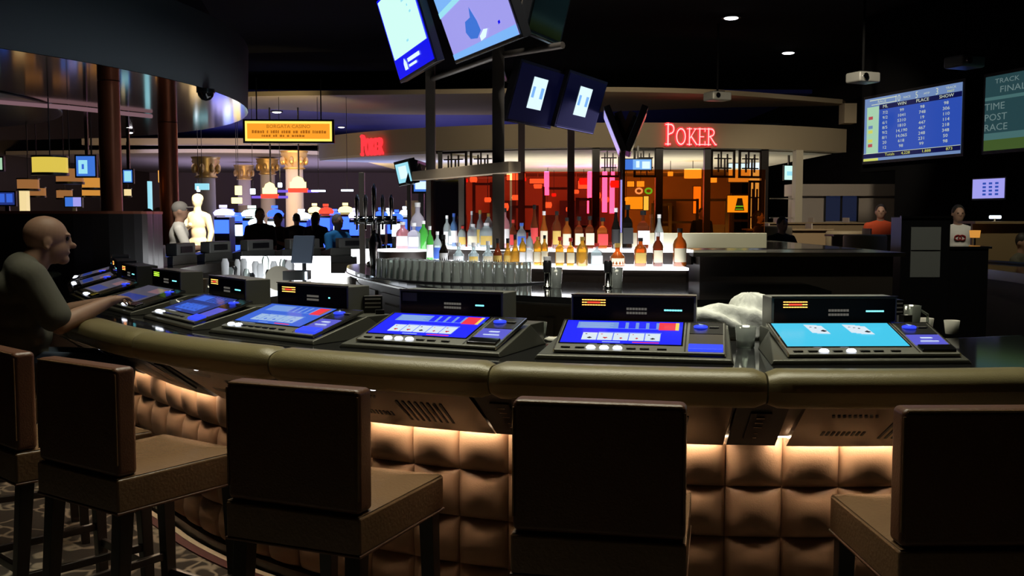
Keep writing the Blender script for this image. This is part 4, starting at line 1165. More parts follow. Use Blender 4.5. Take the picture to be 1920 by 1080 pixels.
for i in range(3):
    for j in range(4): wq(b, 2.96 + i * .13, 3.03 + i * .13, 1.93 + j * .055, 1.96 + j * .055, 1, .070)
b.build('screen', ['tv_lilac', 'board_blue'], t)

# cream booth, desks and seats of the sports area
p = at(1588, 381, 24)
t = thing('cashier_booth', 'cream booth with a dark blue window under the black bulkhead', 'booth', (p.x, 24, 0))
b = MB(); b.box((0, .3, 1.05), (2.5, .5, 2.1)); b.box((0, .2, 2.24), (2.7, .7, .28)); b.build('wall_panel', 'booth_paint', t)
b = MB(); b.box((-.13, .04, 1.83), (.74, .04, .64)); b.build('window_pane', 'dark_pane', t)
b = MB(); b.box((-.13, .03, 1.83), (.05, .05, .64)); b.box((-.13, .03, 2.16), (.82, .05, .04)); b.box((-.52, .03, 1.83), (.04, .05, .66)); b.box((.26, .03, 1.83), (.04, .05, .66)); b.build('window_frame', 'dark_steel', t)
dk = 0
for (px0, px1, y, Y, lab) in ((1425, 1688, 417, 21.5, 'long tan desk row behind the seated man in black, farthest'), (1400, 1560, 429, 18.5, 'tan desk row behind the seated man in black, left part'),
                              (1560, 1700, 440, 16.5, 'low tan desk row right of the seated man in black'), (1822, 1925, 415, 12.6, 'tan desk front beside the man in the white logo shirt')):
    a, c = at(px0, y, Y), at(px1, y, Y); w = c.x - a.x
    t = thing('race_desk', lab, 'desk', ((a.x + c.x) / 2, Y, 0), group='desks of the sports area')
    b = MB(); b.box((0, .15, a.z - .015), (w, .5, .03)); b.build('desk_top', 'desk_wood', t)
    b = MB(); b.box((0, 0, (a.z - .03) / 2), (w, .05, a.z - .03)); b.build('front_panel', 'desk_wood', t)
    b = MB(); n_ = int(w / .7)
    for j in range(n_):
        q = MB(); q.box((-w / 2 + (j + .5) * w / n_, .12, a.z + .05), (.02, .4, .10)); q.build('divider', 'booth_paint', t)
for px, y, Y, lab in ((1449, 424, 17.5, 'tan tub chair left of the seated man in black'), (1585, 433, 17.6, 'tan tub chair in front of the booth window'), (1622, 440, 15.8, 'tan tub chair beside the dark display cabinet')):
    p = at(px, y, Y)
    t = thing('tub_chair', lab, 'chair', (p.x, p.y, 0), group='tub chairs of the sports area')
    b = MB(); zc = p.z
    b.lathe([(.30, .12), (.33, .4), (.33, zc - .03), (.31, zc), (.26, zc - .02), (.25, .5)], n=20); b.build('shell', 'cushion_tan', t)
    b = MB(); b.lathe([(.01, .5), (.24, .5), (.25, .44)][::-1], n=20); b.build('seat_cushion', 'cushion_tan', t)
    b = MB(); b.lathe([(.22, 0), (.22, .12)], n=16); b.build('base', 'dark_wood', t)
p = at(1866, 407, 12.8)
t = thing('desk_lamp', 'white glowing desk lamp over the tan desk by the frame edge', 'lamp', tuple(p))
b = MB(); b.ring((-.07, 0, 0), (.07, 0, 0), .02, .02, 8); b.build('lamp_head', 'slot_white', t)
b = MB(); b.ring((0, 0.0, -.01), (0, .02, -.06), .01, .01, 6); b.lathe([(.05, -.066), (.05, -.056)], (0, .02, 0), 12); b.build('arm', 'chrome', t)
p = at(1828, 438, 12.3)
t = thing('floor_lamp', 'small orange glowing shade before the tan desk, lower than the white desk lamp', 'lamp', (p.x, p.y, 0))
b = MB(); b.lathe([(.055, p.z - .05), (.065, p.z + .04)], n=14); b.build('lamp_shade', 'lamp_orange', t)
b = MB(); b.ring((0, 0, 0), (0, 0, p.z), .012, .012, 8); b.lathe([(.12, 0), (.12, .02)], n=16); b.build('pole', 'dark_steel', t)

# ------------------------------------------------------------------ bar island
isl = thing('bar_island', 'curved bottle island in the middle of the bar with dark stone top', 'counter')
ip = [(p.x, p.y) for p in curve_pts([(.9, 10.4), (-.6, 10.3), (-1.45, 9.75), (-1.50, 9.1), (-1.30, 8.3), (-1.0, 7.5), (-.48, 6.4), (.12, 5.72), (.9, 5.45), (1.6, 5.62), (1.95, 6.1)], 7)] + [(2.0, 6.95), (1.2, 7.0), (1.2, 10.4)]
def inset(poly, d):
    n = len(poly); out = []
    for i in range(n):
        a, c = Vector(poly[i - 1]), Vector(poly[(i + 1) % n]); t_ = (c - a).normalized(); out.append((poly[i][0] - t_.y * d, poly[i][1] + t_.x * d))
    return out
b = MB(); b.prism(ip, 1.11, 1.15); b.build('countertop', 'granite', isl)
b = MB(); b.prism(inset(ip, -.012), 1.100, 1.112); b.build('edge_trim', 'steel', isl)
b = MB(); b.prism(inset(ip, .10), 0, 1.10); b.build('base_cabinet', 'cabinet_grey', isl)
for i in range(3, 60, 6):
    q = inset(ip, .094); a, c = Vector(q[i]), Vector(q[min(i + 5, 69)]); m = (a + c) / 2; d = (c - a); L_ = d.length; an = math.atan2(d.y, d.x)
    bb = MB(); bb.box((m.x - math.sin(an) * -.0, m.y, .62), (L_ * .9, .03, .80), 0, Matrix.Rotation(an, 3, 'Z')); dd = bb.build('cabinet_door', 'cabinet_grey', isl)
    bb = MB(); nrm2 = Vector((math.sin(an), -math.cos(an))); bb.box((m.x + nrm2.x * .03, m.y + nrm2.y * .03, .95), (L_ * .4, .015, .015), 0, Matrix.Rotation(an, 3, 'Z')); bb.build('handle', 'chrome', dd)
def shelf(front, back, z0, z1, lab):
    f = [(p.x, p.y) for p in curve_pts(front, 6)]; k = [(p[0], p[1]) for p in back]
    t = thing('bottle_shelf', lab, 'shelf')
    b = MB(); b.prism([(x, y + .015) for x, y in f] + k, z0, z1 - .017); b.build('riser', 'dark_wood', t)
    b = MB(); b.prism(f + k, z1 - .016, z1); b.build('lit_top', 'led_shelf', t)
shelf([(-.98, 8.02), (-.62, 7.55), (-.2, 7.22), (.2, 7.02), (.6, 6.85), (1.18, 6.78)], [(1.2, 6.8), (1.2, 7.9), (-.2, 7.9), (-.9, 8.3)], 1.15, 1.255, 'lower lit bottle shelf with a white glowing front edge')
shelf([(-.72, 8.42), (-.42, 7.95), (0, 7.62), (.5, 7.36), (1.30, 7.26)], [(1.32, 7.3), (1.32, 7.9), (.2, 8.1), (-.3, 8.6)], 1.2555, 1.36, 'upper lit bottle shelf behind the first row of bottles')
b = MB(); b.lathe([(.20, 0), (.20, .06), (.20, .064)], n=28); t = thing('bottle_shelf', 'round lit stand holding the pink and green bottles', 'shelf', (-.90, 8.25, 1.2555)); b.build('riser', 'dark_wood', t)
b = MB(); b.lathe([(.205, .065), (.205, .082)], n=28); b.build('lit_top', 'led_shelf', t)

NB = 0
CN = {'clear_bottle': 'clear', 'frost_bottle': 'frosted lavender', 'green_bottle': 'bright green', 'pink_bottle': 'pink', 'gold_bottle': 'golden', 'amber_bottle': 'amber', 'brown_bottle': 'brown', 'black_bottle': 'black', 'blue_bottle': 'blue'}
rowcount = {}
def bottle(px, hw, ty, z, Y, mat, cap, lab, shape, row):
    k = Y / F; p = at(px, ty, Y); h = p.z - z; r = hw * k
    rowcount[row] = rowcount.get(row, 0) + 1
    b = MB()
    nk = r * .34
    if shape == 'round': prof = [(r * .9, 0), (r, .01), (r, h * .58), (r * .8, h * .68), (nk, h * .78), (nk, h * .93)]; n = 14
    elif shape == 'square': prof = [(r * 1.25, 0), (r * 1.28, .01), (r * 1.28, h * .60), (r * .9, h * .68), (nk, h * .74), (nk, h * .92)]; n = 4
    elif shape == 'arch': prof = [(r * .95, 0), (r, .01), (r, h * .62), (r * .85, h * .76), (r * .5, h * .84), (nk, h * .88), (nk, h * .94)]; n = 14
    elif shape == 'squat': prof = [(r, 0), (r * 1.05, .02), (r * 1.0, h * .42), (r * .6, h * .56), (nk, h * .66), (nk, h * .88)]; n = 14
    else: prof = [(r * .85, 0), (r * .9, .01), (r * .95, h * .5), (r * .5, h * .68), (nk, h * .8), (nk, h * .93)]; n = 12
    sy = .7 if shape in ('arch', 'square') else 1
    b.lathe(prof, n=n, sy=sy)
    o = b.build('bottle', mat, loc=(p.x, Y, z), rz=(PI / 4 if n == 4 else 0)); o.rotation_euler[2] = 0
    if n == 4:
        for v in o.data.vertices:
            x, y = v.co.x, v.co.y; v.co.x = (x - y) * .7071; v.co.y = (x + y) * .7071
        for f_ in o.data.polygons: f_.use_smooth = False
    tag(o, '%s bottle, %s cap, %s, %s from the left %s' % (CN[mat], cap[4:], (lab[6:] + ' label') if lab else 'no label', ORD[rowcount[row] - 1], row), 'bottle', 'bottles on the island shelves')
    b = MB(); c0 = prof[-1][1]; b.lathe([(nk * 1.15, c0 - .01), (nk * 1.15, h)], n=10); b.build('cap', cap, o)
    if lab:
        b = MB(); l0, l1 = (.12, .48) if shape != 'squat' else (.08, .36)
        rr = (r * 1.03) if n != 4 else r * 1.3
        q = 8; vs = []
        if n == 4:
            w = r * .78; y = -r * .915; b.poly([(-w, y, h * l0), (w, y, h * l0), (w, y, h * l1), (-w, y, h * l1)])
        else:
            for i in range(q + 1):
                a = -PI / 2 + (i / q - .5) * 1.9; vs += [(rr * math.cos(a), rr * math.sin(a) * sy, h * l0), (rr * math.cos(a), rr * math.sin(a) * sy, h * l1)]
            b.add(vs, [(2 * i, 2 * i + 2, 2 * i + 3, 2 * i + 1) for i in range(q)], 0, True)
        b.build('label', lab, o)
    return o
fr = 'in the lower front row'
zf, Yf = 1.255, 7.0
for d_ in ((952, 8, 447, 'gold_bottle', 'cap_black', 'label_gold', 'squat'), (966, 8, 440, 'gold_bottle', 'cap_black', None, 'squat'), (980, 7, 446, 'gold_bottle', 'cap_gold', 'label_white', 'arch'),
           (993, 7, 436, 'clear_bottle', 'cap_black', 'label_white', 'arch'), (1008, 8, 444, 'gold_bottle', 'cap_gold', 'label_cream', 'arch'), (1021, 7, 441, 'gold_bottle', 'cap_black', 'label_cream', 'round'),
           (1050, 10, 444, 'gold_bottle', 'cap_red', 'label_cream', 'square'), (1070, 9, 446, 'gold_bottle', 'cap_red', 'label_cream', 'square'), (1092, 11, 444, 'gold_bottle', 'cap_gold', None, 'round'),
           (1119, 13, 456, 'clear_bottle', 'cap_red', 'label_white', 'square'), (1158, 14, 456, 'amber_bottle', 'cap_gold', 'label_cream', 'squat'), (1201, 12, 446, 'amber_bottle', 'cap_black', 'label_gold', 'round'),
           (1234, 10, 436, 'brown_bottle', 'cap_white', 'label_cream', 'round'), (1275, 13, 428, 'amber_bottle', 'cap_black', 'label_cream', 'round')):
    s_ = d_[0]; Yb = 7.0 if s_ > 1080 else 7.0 + (1080 - s_) * .0018
    bottle(d_[0], d_[1], d_[2], 1.2556, Yb, d_[3], d_[4], d_[5], d_[6], fr)
br_ = 'in the upper back row'
for px, hw, ty, m, c, l, s in ((838, 7, 404, 'clear_bottle', 'cap_white', 'label_white', 'round'), (851, 7, 400, 'blue_bottle', 'cap_blue', 'label_white', 'round'), (868, 8, 385, 'clear_bottle', 'cap_gold', 'label_gold', 'arch'),
                               (885, 7, 396, 'clear_bottle', 'cap_white', 'label_red', 'tall'), (900, 7, 394, 'clear_bottle', 'cap_gold', 'label_gold', 'round'), (916, 8, 400, 'clear_bottle', 'cap_gold', None, 'arch'), (930, 8, 404, 'black_bottle', 'cap_white', 'label_black', 'round'),
                               (946, 10, 390, 'pink_bottle', 'cap_black', 'label_white', 'round'), (962, 7, 412, 'brown_bottle', 'cap_red', 'label_red', 'round'), (978, 9, 418, 'clear_bottle', 'cap_blue', 'label_blue', 'round'), (1002, 8, 384, 'brown_bottle', 'cap_black', 'label_red', 'tall'),
                               (1020, 8, 396, 'amber_bottle', 'cap_white', 'label_cream', 'tall'), (1044, 9, 396, 'brown_bottle', 'cap_black', 'label_gold', 'round'), (1063, 9, 408, 'amber_bottle', 'cap_black', 'label_cream', 'round'), (1086, 10, 406, 'brown_bottle', 'cap_black', 'label_cream', 'square'),
                               (1106, 10, 405, 'brown_bottle', 'cap_black', 'label_cream', 'square'), (1130, 12, 408, 'amber_bottle', 'cap_black', 'label_red', 'square'), (1155, 9, 390, 'black_bottle', 'cap_white', 'label_black', 'tall'), (1177, 12, 384, 'black_bottle', 'cap_black', 'label_black', 'square'),
                               (1206, 14, 395, 'brown_bottle', 'cap_black', 'label_white', 'square'), (1236, 9, 402, 'clear_bottle', 'cap_white', 'label_white', 'tall')):
    Yb = 7.56 if px > 1000 else 7.56 + (1000 - px) * .0042
    bottle(px, hw, ty, 1.3601, Yb, m, c, l, s, br_)
cr = 'in the upper clear row'
for px, hw, ty, m, c, l in ((850, 10, 421, 'clear_bottle', 'cap_white', 'label_white'), (868, 9, 424, 'clear_bottle', 'cap_red', 'label_gold'), (887, 11, 420, 'clear_bottle', 'cap_white', 'label_cream'),
                            (912, 13, 418, 'clear_bottle', 'cap_white', 'label_gold')):
    bottle(px, hw, ty, 1.3601, 8.0 + (870 - px) * .0055 + .08, m, c, l, 'arch', cr)
lr = 'on the round stand'
for px, hw, ty, Y, m, c, l, s in ((755, 13, 416, 8.27, 'pink_bottle', 'cap_white', 'label_white', 'round'), (776, 12, 418, 8.12, 'frost_bottle', 'cap_white', 'label_white', 'square'), (794, 9, 414, 8.2, 'green_bottle', 'cap_white', None, 'round'),
                                  (783, 14, 380, 8.38, 'frost_bottle', 'cap_white', 'label_blue', 'round')):
    bottle(px, hw, ty, 1.3376, Y, m, c, l, s, lr)
l2 = 'at the lower left end'
for px, hw, ty, Y, m, c, l, s in ((806, 7, 424, 7.75, 'green_bottle', 'cap_white', 'label_white', 'round'), (820, 8, 434, 7.66, 'clear_bottle', 'cap_white', 'label_blue', 'round'), (832, 9, 440, 7.5, 'black_bottle', 'cap_black', 'label_white', 'squat'),
                                  (860, 10, 455, 7.45, 'clear_bottle', 'cap_white', 'label_white', 'squat'), (888, 10, 455, 7.38, 'clear_bottle', 'cap_white', 'label_gold', 'squat'), (915, 10, 452, 7.30, 'clear_bottle', 'cap_white', 'label_cream', 'squat'), (933, 9, 447, 7.22, 'brown_bottle', 'cap_black', 'label_gold', 'squat')):
    bottle(px, hw, ty, 1.2556, Y, m, c, l, s, l2)
# upturned tumblers in rows before the shelf
tb = MB(); tb.lathe([(.036, 0), (.033, .01), (.028, .13), (.024, .137), (.001, .137)], n=12)
tum = None
tr = [(p.x, p.y) for p in curve_pts([(-.92, 7.50), (-.60, 7.12), (-.28, 6.88), (.12, 6.78)], 12)]
acc = [0.]
for i in range(1, len(tr)): acc.append(acc[-1] + math.dist(tr[i], tr[i - 1]))
def along(d):
    for i in range(1, len(tr)):
        if acc[i] >= d: k = (d - acc[i - 1]) / (acc[i] - acc[i - 1]); return tr[i - 1][0] + (tr[i][0] - tr[i - 1][0]) * k, tr[i - 1][1] + (tr[i][1] - tr[i - 1][1]) * k
    return tr[-1]
tray_pts = []
for row in range(3):
    for j in range(int(acc[-1] / .077)):
        x, y = along(j * .077 + (row % 2) * .03)
        if tum is None: tum = tb.build('tumbler', 'tumbler_glass'); o = tum
        else: o = tum.copy(); col.objects.link(o)
        o.location = (x - row * .055 + .06, y - row * .055 - .02, 1.1605)
        tag(o, 'clear tumbler standing upside down in the rows before the bottle shelf', 'glass', 'upturned tumblers on the island')
b = MB(); a_ = [(x + .12, y + .035) for x, y in tr]; c_ = [(x - .11, y - .185) for x, y in tr[::-1]]; b.prism(c_[::-1] + a_[::-1], 1.1502, 1.160); tag(b.build('bar_mat', 'black_plastic'), 'black rubber bar mat under the upturned tumblers', 'mat')

# amber glass screen, head rail, posts
gs = thing('glass_screen', 'amber glass screen standing behind the bottles with a steel head rail', 'screen')
def gpanel(a, c, z0, z1, mat):
    a = Vector(a); c = Vector(c); d = (c - a); an = math.atan2(d.y, d.x); m = (a + c) / 2
    b = MB(); b.box((m.x, m.y, (z0 + z1) / 2), (d.length, .012, z1 - z0), 0, Matrix.Rotation(an, 3, 'Z')); return b.build('glass_pane', mat, gs)
gpanel((-.74, 8.75), (-.42, 8.15), 1.36, 1.915, 'ruby_glass'); gpanel((-.38, 8.08), (-.02, 7.86), 1.36, 1.93, 'ruby_glass')
gpanel((.0, 7.82), (.84, 7.80), 1.36, 1.95, 'ruby_glass'); gpanel((.855, 7.78), (1.955, 7.78), 1.478, 1.965, 'amber_glass')
b = MB(); a, c = Vector((-.82, 8.72)), Vector((0.02, 7.12)); d = c - a; m = (a + c) / 2; b.box((m.x, m.y, 1.953), (d.length, .10, .078), 0, Matrix.Rotation(math.atan2(d.y, d.x), 3, 'Z')); b.build('head_rail', 'rail_paint', gs, bev=.004)
b = MB(); b.box((-.40, 8.12, 1.64), (.06, .06, .56)); b.build('frame_post', 'pole_metal', gs)
b = MB(); b.box((1.38, 7.78, 1.42), (1.15, .16, .116)); b.build('steel_base', 'steel_base', gs, bev=.004)
def tv(label, bl, br, tilt, h, mats, draw, group=None, zb=None, extra=None, cat='television', backm='black_plastic'):
    bl = Vector(bl); br = Vector(br); X = (br - bl); w = X.length; X.normalize()
    Yh = Vector((-X.y, X.x, 0)); Zu = -Yh * math.sin(tilt) + Vector((0, 0, 1)) * math.cos(tilt); Yl = Zu.cross(X)
    c = (bl + br) / 2 + Zu * h / 2
    t = thing('television', label, cat, tuple(c), group=group)
    t.rotation_euler = Matrix((X, Yl, Zu)).transposed().to_euler()
    b = MB(); b.box((0, .038, 0), (w + .06, .07, h + .06)); b.box((0, .09, 0), (w * .6, .06, h * .6)); b.build('housing', backm, t, bev=.006)
    b = MB(); draw(b, w, h); b.build('screen', mats, t)
    b = MB(); b.box((0, -.004, -h / 2 - .02), (w * .98, .006, .006)); b.build('trim_strip', 'steel', t)
    b = MB(); b.box((-w * .15, .14, 0), (.04, .08, h * .8)); b.box((w * .15, .14, 0), (.04, .08, h * .8)); b.build('bracket', 'pole_metal', t)
    return t
R_ = R
def draw_map(b, w, h):
    R(b, w, h, 0, 0, 1, 1, 0); R(b, w, h, .03, .24, .97, .97, 1, .003)
    for u, v, s in ((.62, .82, .18), (.64, .76, .10), (.74, .68, .03), (.76, .60, .05), (.5, .34, .06)): R(b, w, h, u, v, u + s, v + .025, 2, .005)
    R(b, w, h, .38, .13, .72, .175, 3, .005); R(b, w, h, .38, .07, .60, .10, 3, .005)
    x = lambda u: (u - .5) * w
    z = lambda v: (v - .5) * h
    b.poly([(x(.25), -.005, z(.06)), (x(.34), -.005, z(.06)), (x(.34), -.005, z(.14)), (x(.295), -.005, z(.20)), (x(.25), -.005, z(.14))], 3)
def draw_game(b, w, h):
    x = lambda u: (u - .5) * w
    z = lambda v: (v - .5) * h
    def PG(pts, m, l): b.poly([(x(u), -l, z(v)) for u, v in pts], m)
    R(b, w, h, 0, 0, 1, 1, 0)
    PG([(0, .52), (.55, .62), (1, .95), (1, 1), (0, 1)], 1, .003)
    PG([(.28, .58), (.75, .66), (.80, 1), (.22, 1)], 2, .005); PG([(0, .46), (.28, .52), (.75, .62), (.75, .66), (.28, .58), (0, .52)], 3, .006)
    PG([(0, 0), (1, 0), (1, .10), (.5, .08), (0, .06)], 1, .004)
    PG([(.32, .22), (.36, .14), (.46, .12), (.54, .18), (.53, .28), (.48, .44), (.45, .34), (.36, .32)], 4, .007); PG([(.50, .08), (.58, .10), (.64, .17), (.58, .18), (.50, .13)], 5, .008)
    PG([(.46, .78), (.48, .78), (.53, .66), (.51, .65)], 6, .008); PG([(.80, .16), (.83, .17), (.83, .20), (.80, .19)], 6, .008)
    PG([(.05, .82), (.14, .84), (.16, .90), (.06, .88)], 5, .006)
tv('television with a mint page and blue caption band, leftmost hanging screen', (-1.0, 9.05, 2.82), (-.60, 7.85, 2.82), math.radians(17), .70, ['tv_navy', 'tv_mint', 'tv_cyan', 'tv_ice'], draw_map, 'televisions over the bar')
tv('television showing a lilac and blue game picture, the largest hanging screen', (-.435, 7.8, 2.80), (.05, 6.70, 2.80), math.radians(21), .70, ['tv_lilac', 'tv_sky', 'tv_mint', 'tv_cyan', 'tv_blue', 'tv_ice', 'tv_navy'], draw_game, 'televisions over the bar')
tv('black turned-away television right of the lilac game screen', (.11, 6.72, 2.84), (.34, 7.22, 2.84), math.radians(14), .70, ['machine_gloss'], plain, 'televisions over the bar')
def draw_small(b, w, h):
    R(b, w, h, 0, 0, 1, 1, 0); R(b, w, h, .33, .25, .66, .82, 1, .003); R(b, w, h, .36, .45, .42, .65, 2, .005); R(b, w, h, .55, .45, .62, .65, 2, .005)
tv('dark navy television with a small pale picture, left one of the pair', (-.04, 9.25, 2.50), (.38, 10.05, 2.50), math.radians(17), .52, ['tv_navy_dark', 'tv_ice', 'tv_sky'], draw_small, 'televisions over the bar')
tv('dark navy television with a small pale picture, right one of the pair', (.44, 10.05, 2.52), (.88, 10.95, 2.52), math.radians(17), .52, ['tv_navy_dark', 'tv_ice', 'tv_sky'], draw_small, 'televisions over the bar')
# edge-on pair in a V
tv('edge-on television with a pale lit rim, left arm of the V', (1.20, 11.4, 2.30), (1.12, 10.5, 2.30), math.radians(22), .44, ['tv_lilac'], plain, 'televisions over the bar')
vt = bpy.data.objects['television.013'] if 'television.013' in bpy.data.objects else None
tv('edge-on dark television, right arm of the V', (1.24, 10.5, 2.30), (1.34, 11.4, 2.30), math.radians(22), .44, ['machine_gloss'], plain, 'televisions over the bar')
tv('tilted portrait television with a pale blue page left of the amber glass', (-1.19, 10.6, 1.95), (-1.03, 10.35, 1.97), math.radians(12), .20, ['tv_cyan', 'tv_ice'], lambda b, w, h: (R(b, w, h, 0, 0, 1, 1, 0), R(b, w, h, .2, .2, .8, .85, 1, .003)))
tv('small edge-on black television just right of the tilted portrait one', (-1.02, 10.4, 1.96), (-.98, 10.9, 1.96), math.radians(15), .20, ['machine_gloss'], plain)
flat_screen('television', 'small white and blue monitor above the pink bottles', 'television', 776, 338, 802, 359, 10.5, ['tv_blue', 'tv_ice'], two if 0 else (lambda b, w, h: (R(b, w, h, 0, 0, 1, 1, 0), R(b, w, h, .1, .2, .9, .9, 1, .004))), stand='floor')
for x, y, r, z0, z1, lab in ((-.70, 8.70, .040, 1.36, 3.2, 'tall square post carrying the leftmost hanging television'), (-.10, 7.42, .044, 1.36, 3.2, 'tall square post carrying the largest hanging television'),
                             (.09, 9.6, .032, 1.15, 2.75, 'thinner post under the left dark navy television'), (.62, 10.62, .036, 0, 2.8, 'thinner post under the right dark navy television'),
                             (1.19, 10.9, .03, 0, 2.5, 'lit post under the V of edge-on televisions'), (-1.52, 10.2, .028, 0, 2.05, 'thin dark post between the blue shirted person and the beer tap'), (-1.12, 10.95, .022, 0, 2.12, 'thin post under the tilted portrait television')):
    t = thing('support_post', lab, 'post', (x, y, z0), group='posts over the bar island')
    b = MB(); b.box((0, 0, (z1 - z0) / 2), (r * 2, r * 2, z1 - z0)); b.build('post', 'pole_metal', t, bev=.004)
    b = MB(); b.box((0, 0, .006), (r * 4, r * 4, .012)); b.build('base_plate', 'dark_steel', t)
    if abs(x - 1.19) < .01:
        b = MB(); b.box((-.015, -r - .006, 1.55), (.025, .008, .9)); b.build('post_glow', 'tv_lilac', t)  # glowing strip stands in for bluish light falling on the post
b = MB(); b.tube([(-.70, 8.72, 2.78), (-.10, 7.44, 2.78), (.35, 7.0, 2.78)], .025, 8); b.tube([(-.10, 7.46, 2.74), (-.06, 9.62, 2.90), (.62, 10.75, 2.72)], .018, 8)
tag(b.build('mounting_rail', 'pole_metal'), 'steel tube frame linking the posts below the hanging televisions', 'frame')

# service counter right of the island, dark
t = thing('service_counter', 'dark wood service counter with steel edged recess right of the bottles', 'counter')
b = MB(); b.box((2.03, 8.95, .66), (1.38, 3.6, 1.32)); b.build('body', 'espresso_panel', t)
b = MB(); b.prism([(1.28, 7.08), (2.78, 7.08), (2.78, 10.8), (1.40, 10.8)], 1.321, 1.35); b.build('top', 'granite_light', t)
b = MB(); b.box((2.35, 8.9, 1.352), (.75, 2.2, .003)); b.build('recess', 'machine_gloss', t)
b = MB(); b.box((2.03, 7.078, 1.336), (1.5, .01, .028)); b.build('edge_trim', 'steel', t)
p = at(1735, 470, 8.6)
t = thing('display_cabinet', 'black framed cabinet with a grey glass front, right of the service counter', 'cabinet', (p.x, p.y, 0))
b = MB(); b.box((0, .12, .80), (.42, .24, 1.60)); b.build('body', 'black_plastic', t, bev=.004)
b = MB(); b.box((0, -.003, 1.30), (.255, .006, .43)); b.build('glass_front', 'cab_glass', t)
b = MB(); b.box((0, -.008, 1.315), (.25, .004, .008)); b.box((0, -.004, 1.60), (.44, .03, .02)); b.build('rail', 'dark_steel', t)
p = at(1808, 520, 8.9)
t = thing('service_cabinet', 'low black cabinet beside the grey fronted one', 'cabinet', (p.x, p.y, 0))
b = MB(); b.box((0, .2, .66), (.42, .4, 1.32)); b.build('body', 'black_plastic', t, bev=.004)
b = MB(); b.box((0, .2, 1.33), (.46, .44, .02)); b.build('top', 'granite', t)
# ------------------------------------------------------------------ small things on the bar
def tumbler(px, py, Y, lab, h=.09, r=.038, z=1.0805):
    p = at(px, py, Y)
    t = thing('tumbler', lab, 'glass', (p.x, p.y, z))
    b = MB(); b.lathe([(r * .8, 0), (r * .85, .006), (r, h), (r * .94, h), (r * .8, .014), (.001, .012)], n=18); b.build('glass_body', 'tumbler_glass', t)
    b = MB(); b.lathe([(.001, .014), (r * .80, .0145), (r * .88, h * .45), (.001, h * .45)], n=14); b.build('ice', 'tumbler_glass', t)
tumbler(1398, 620, 3.98, 'empty glass tumbler between the clubs hand machine and the cyan machine', .085, .042)
tumbler(1010, 605, 4.28, 'glass tumbler between the two bright blue poker machines', .07, .036)
tumbler(331, 545, 5.3, 'small glass tumbler behind the green meter machine', .08)
tumbler(307, 500, 6.4, 'glass tumbler behind the machine with an amber meter, near the far machine backs', .1)
tumbler(390, 505, 6.2, 'glass tumbler beside the tan cup', .1)
b = MB(); random.seed(4)
def crumple(b, c, rx, ry, rz, seed, n=28):
    rd = random.Random(seed); ph = [(rd.uniform(2, 7), rd.uniform(2, 7), rd.uniform(2, 7), rd.uniform(0, 6), rd.uniform(.5, 1)) for _ in range(9)]
    vs = []; fs = []; m = n // 2
    for k in range(m + 1):
        a = PI * k / m
        for i in range(n):
            t_ = 2 * PI * i / n; x, y, z = math.sin(a) * math.cos(t_), math.sin(a) * math.sin(t_), math.cos(a)
            d = 1 + sum(.085 * w_ * math.sin(fx * x + fy * y + fz * z + p0) for fx, fy, fz, p0, w_ in ph) + .10 * abs(math.sin(5 * t_ + 3 * a))
            zz_ = max(z * rz * d, -rz * .32)
            vs.append((c[0] + x * rx * d, c[1] + y * ry * d, c[2] + zz_))
    for k in range(m):
        for i in range(n):
            j = (i + 1) % n; fs.append((k * n + i, (k + 1) * n + i, (k + 1) * n + j, k * n + j))
    b.add(vs, fs, 0, True)
p = at(1340, 585, 4.30); b = MB(); crumple(b, (0, 0, 0), .155, .09, .10, 2, 40)
tag(b.build('plastic_bag', 'towel', loc=(p.x, p.y, 1.12)), 'crumpled white bag behind the bar, the left half of the heap', 'bag')
p = at(1402, 585, 4.33); b = MB(); crumple(b, (0, 0, 0), .12, .09, .125, 9, 40)
tag(b.build('plastic_bag', 'towel', loc=(p.x, p.y, 1.118)), 'crumpled white bag next to the cyan machine, the right half of the heap', 'bag')
p = at(1044, 612, 4.2); b = MB(); crumple(b, (0, 0, 0), .05, .04, .012, 5, 16)
tag(b.build('napkin', 'paper', loc=(p.x, p.y, 1.0845)), 'small white napkin on the bar beside the clubs hand machine', 'napkin')
def menu_holder(px, py, Y, lab, z=1.0805):
    p = at(px, py, Y); t = thing('menu_holder', lab, 'menu holder', (p.x, p.y, z), .15)
    b = MB(); b.box((0, 0, .085), (.085, .05, .17)); b.build('case', 'black_plastic', t, bev=.004)
    b = MB()
    for j in range(3): b.box((0, -.026, .155 - j * .018), (.07, .002, .006))
    b.box((-.02, -.026, .07), (.025, .002, .045)); b.box((.02, -.026, .09), (.02, .002, .03)); b.build('printed_card', 'paper', t)
    b = MB(); b.box((.03, -.06, .055), (.038, .04, .11)); b.build('pen_cup', 'black_plastic', t)
menu_holder(699, 570, 4.48, 'black menu holder with a pale printed card beside the dim poker machine')
menu_holder(1672, 575, 4.25, 'black menu holder with a pale printed card behind the cyan machine')
p = at(1707, 580, 4.3); t = thing('drink_pitcher', 'tall clear plastic pitcher beside the right menu holder', 'pitcher', (p.x, p.y, 1.0805))
b = MB(); b.lathe([(.035, 0), (.045, .14), (.041, .14), (.031, .01), (.001, .01)], n=18); b.build('body', 'tumbler_glass', t)
b = MB(); b.tube([(.043, 0, .12), (.075, 0, .10), (.075, 0, .05), (.040, 0, .03)], .006, 6); b.build('handle', 'tumbler_glass', t)
for px, h, lab in ((1736, .07, 'white paper cup in the dark right of the cyan machine'), (1785, .06, 'small white cup farther right in the dark on the bar')):
    p = at(px, 600, 4.45); b = MB(); b.lathe([(.026, 0), (.034, h), (.031, h), (.024, .006), (.001, .006)], n=16); tag(b.build('paper_cup', 'paper', loc=(p.x, p.y, 1.0805)), lab, 'cup')
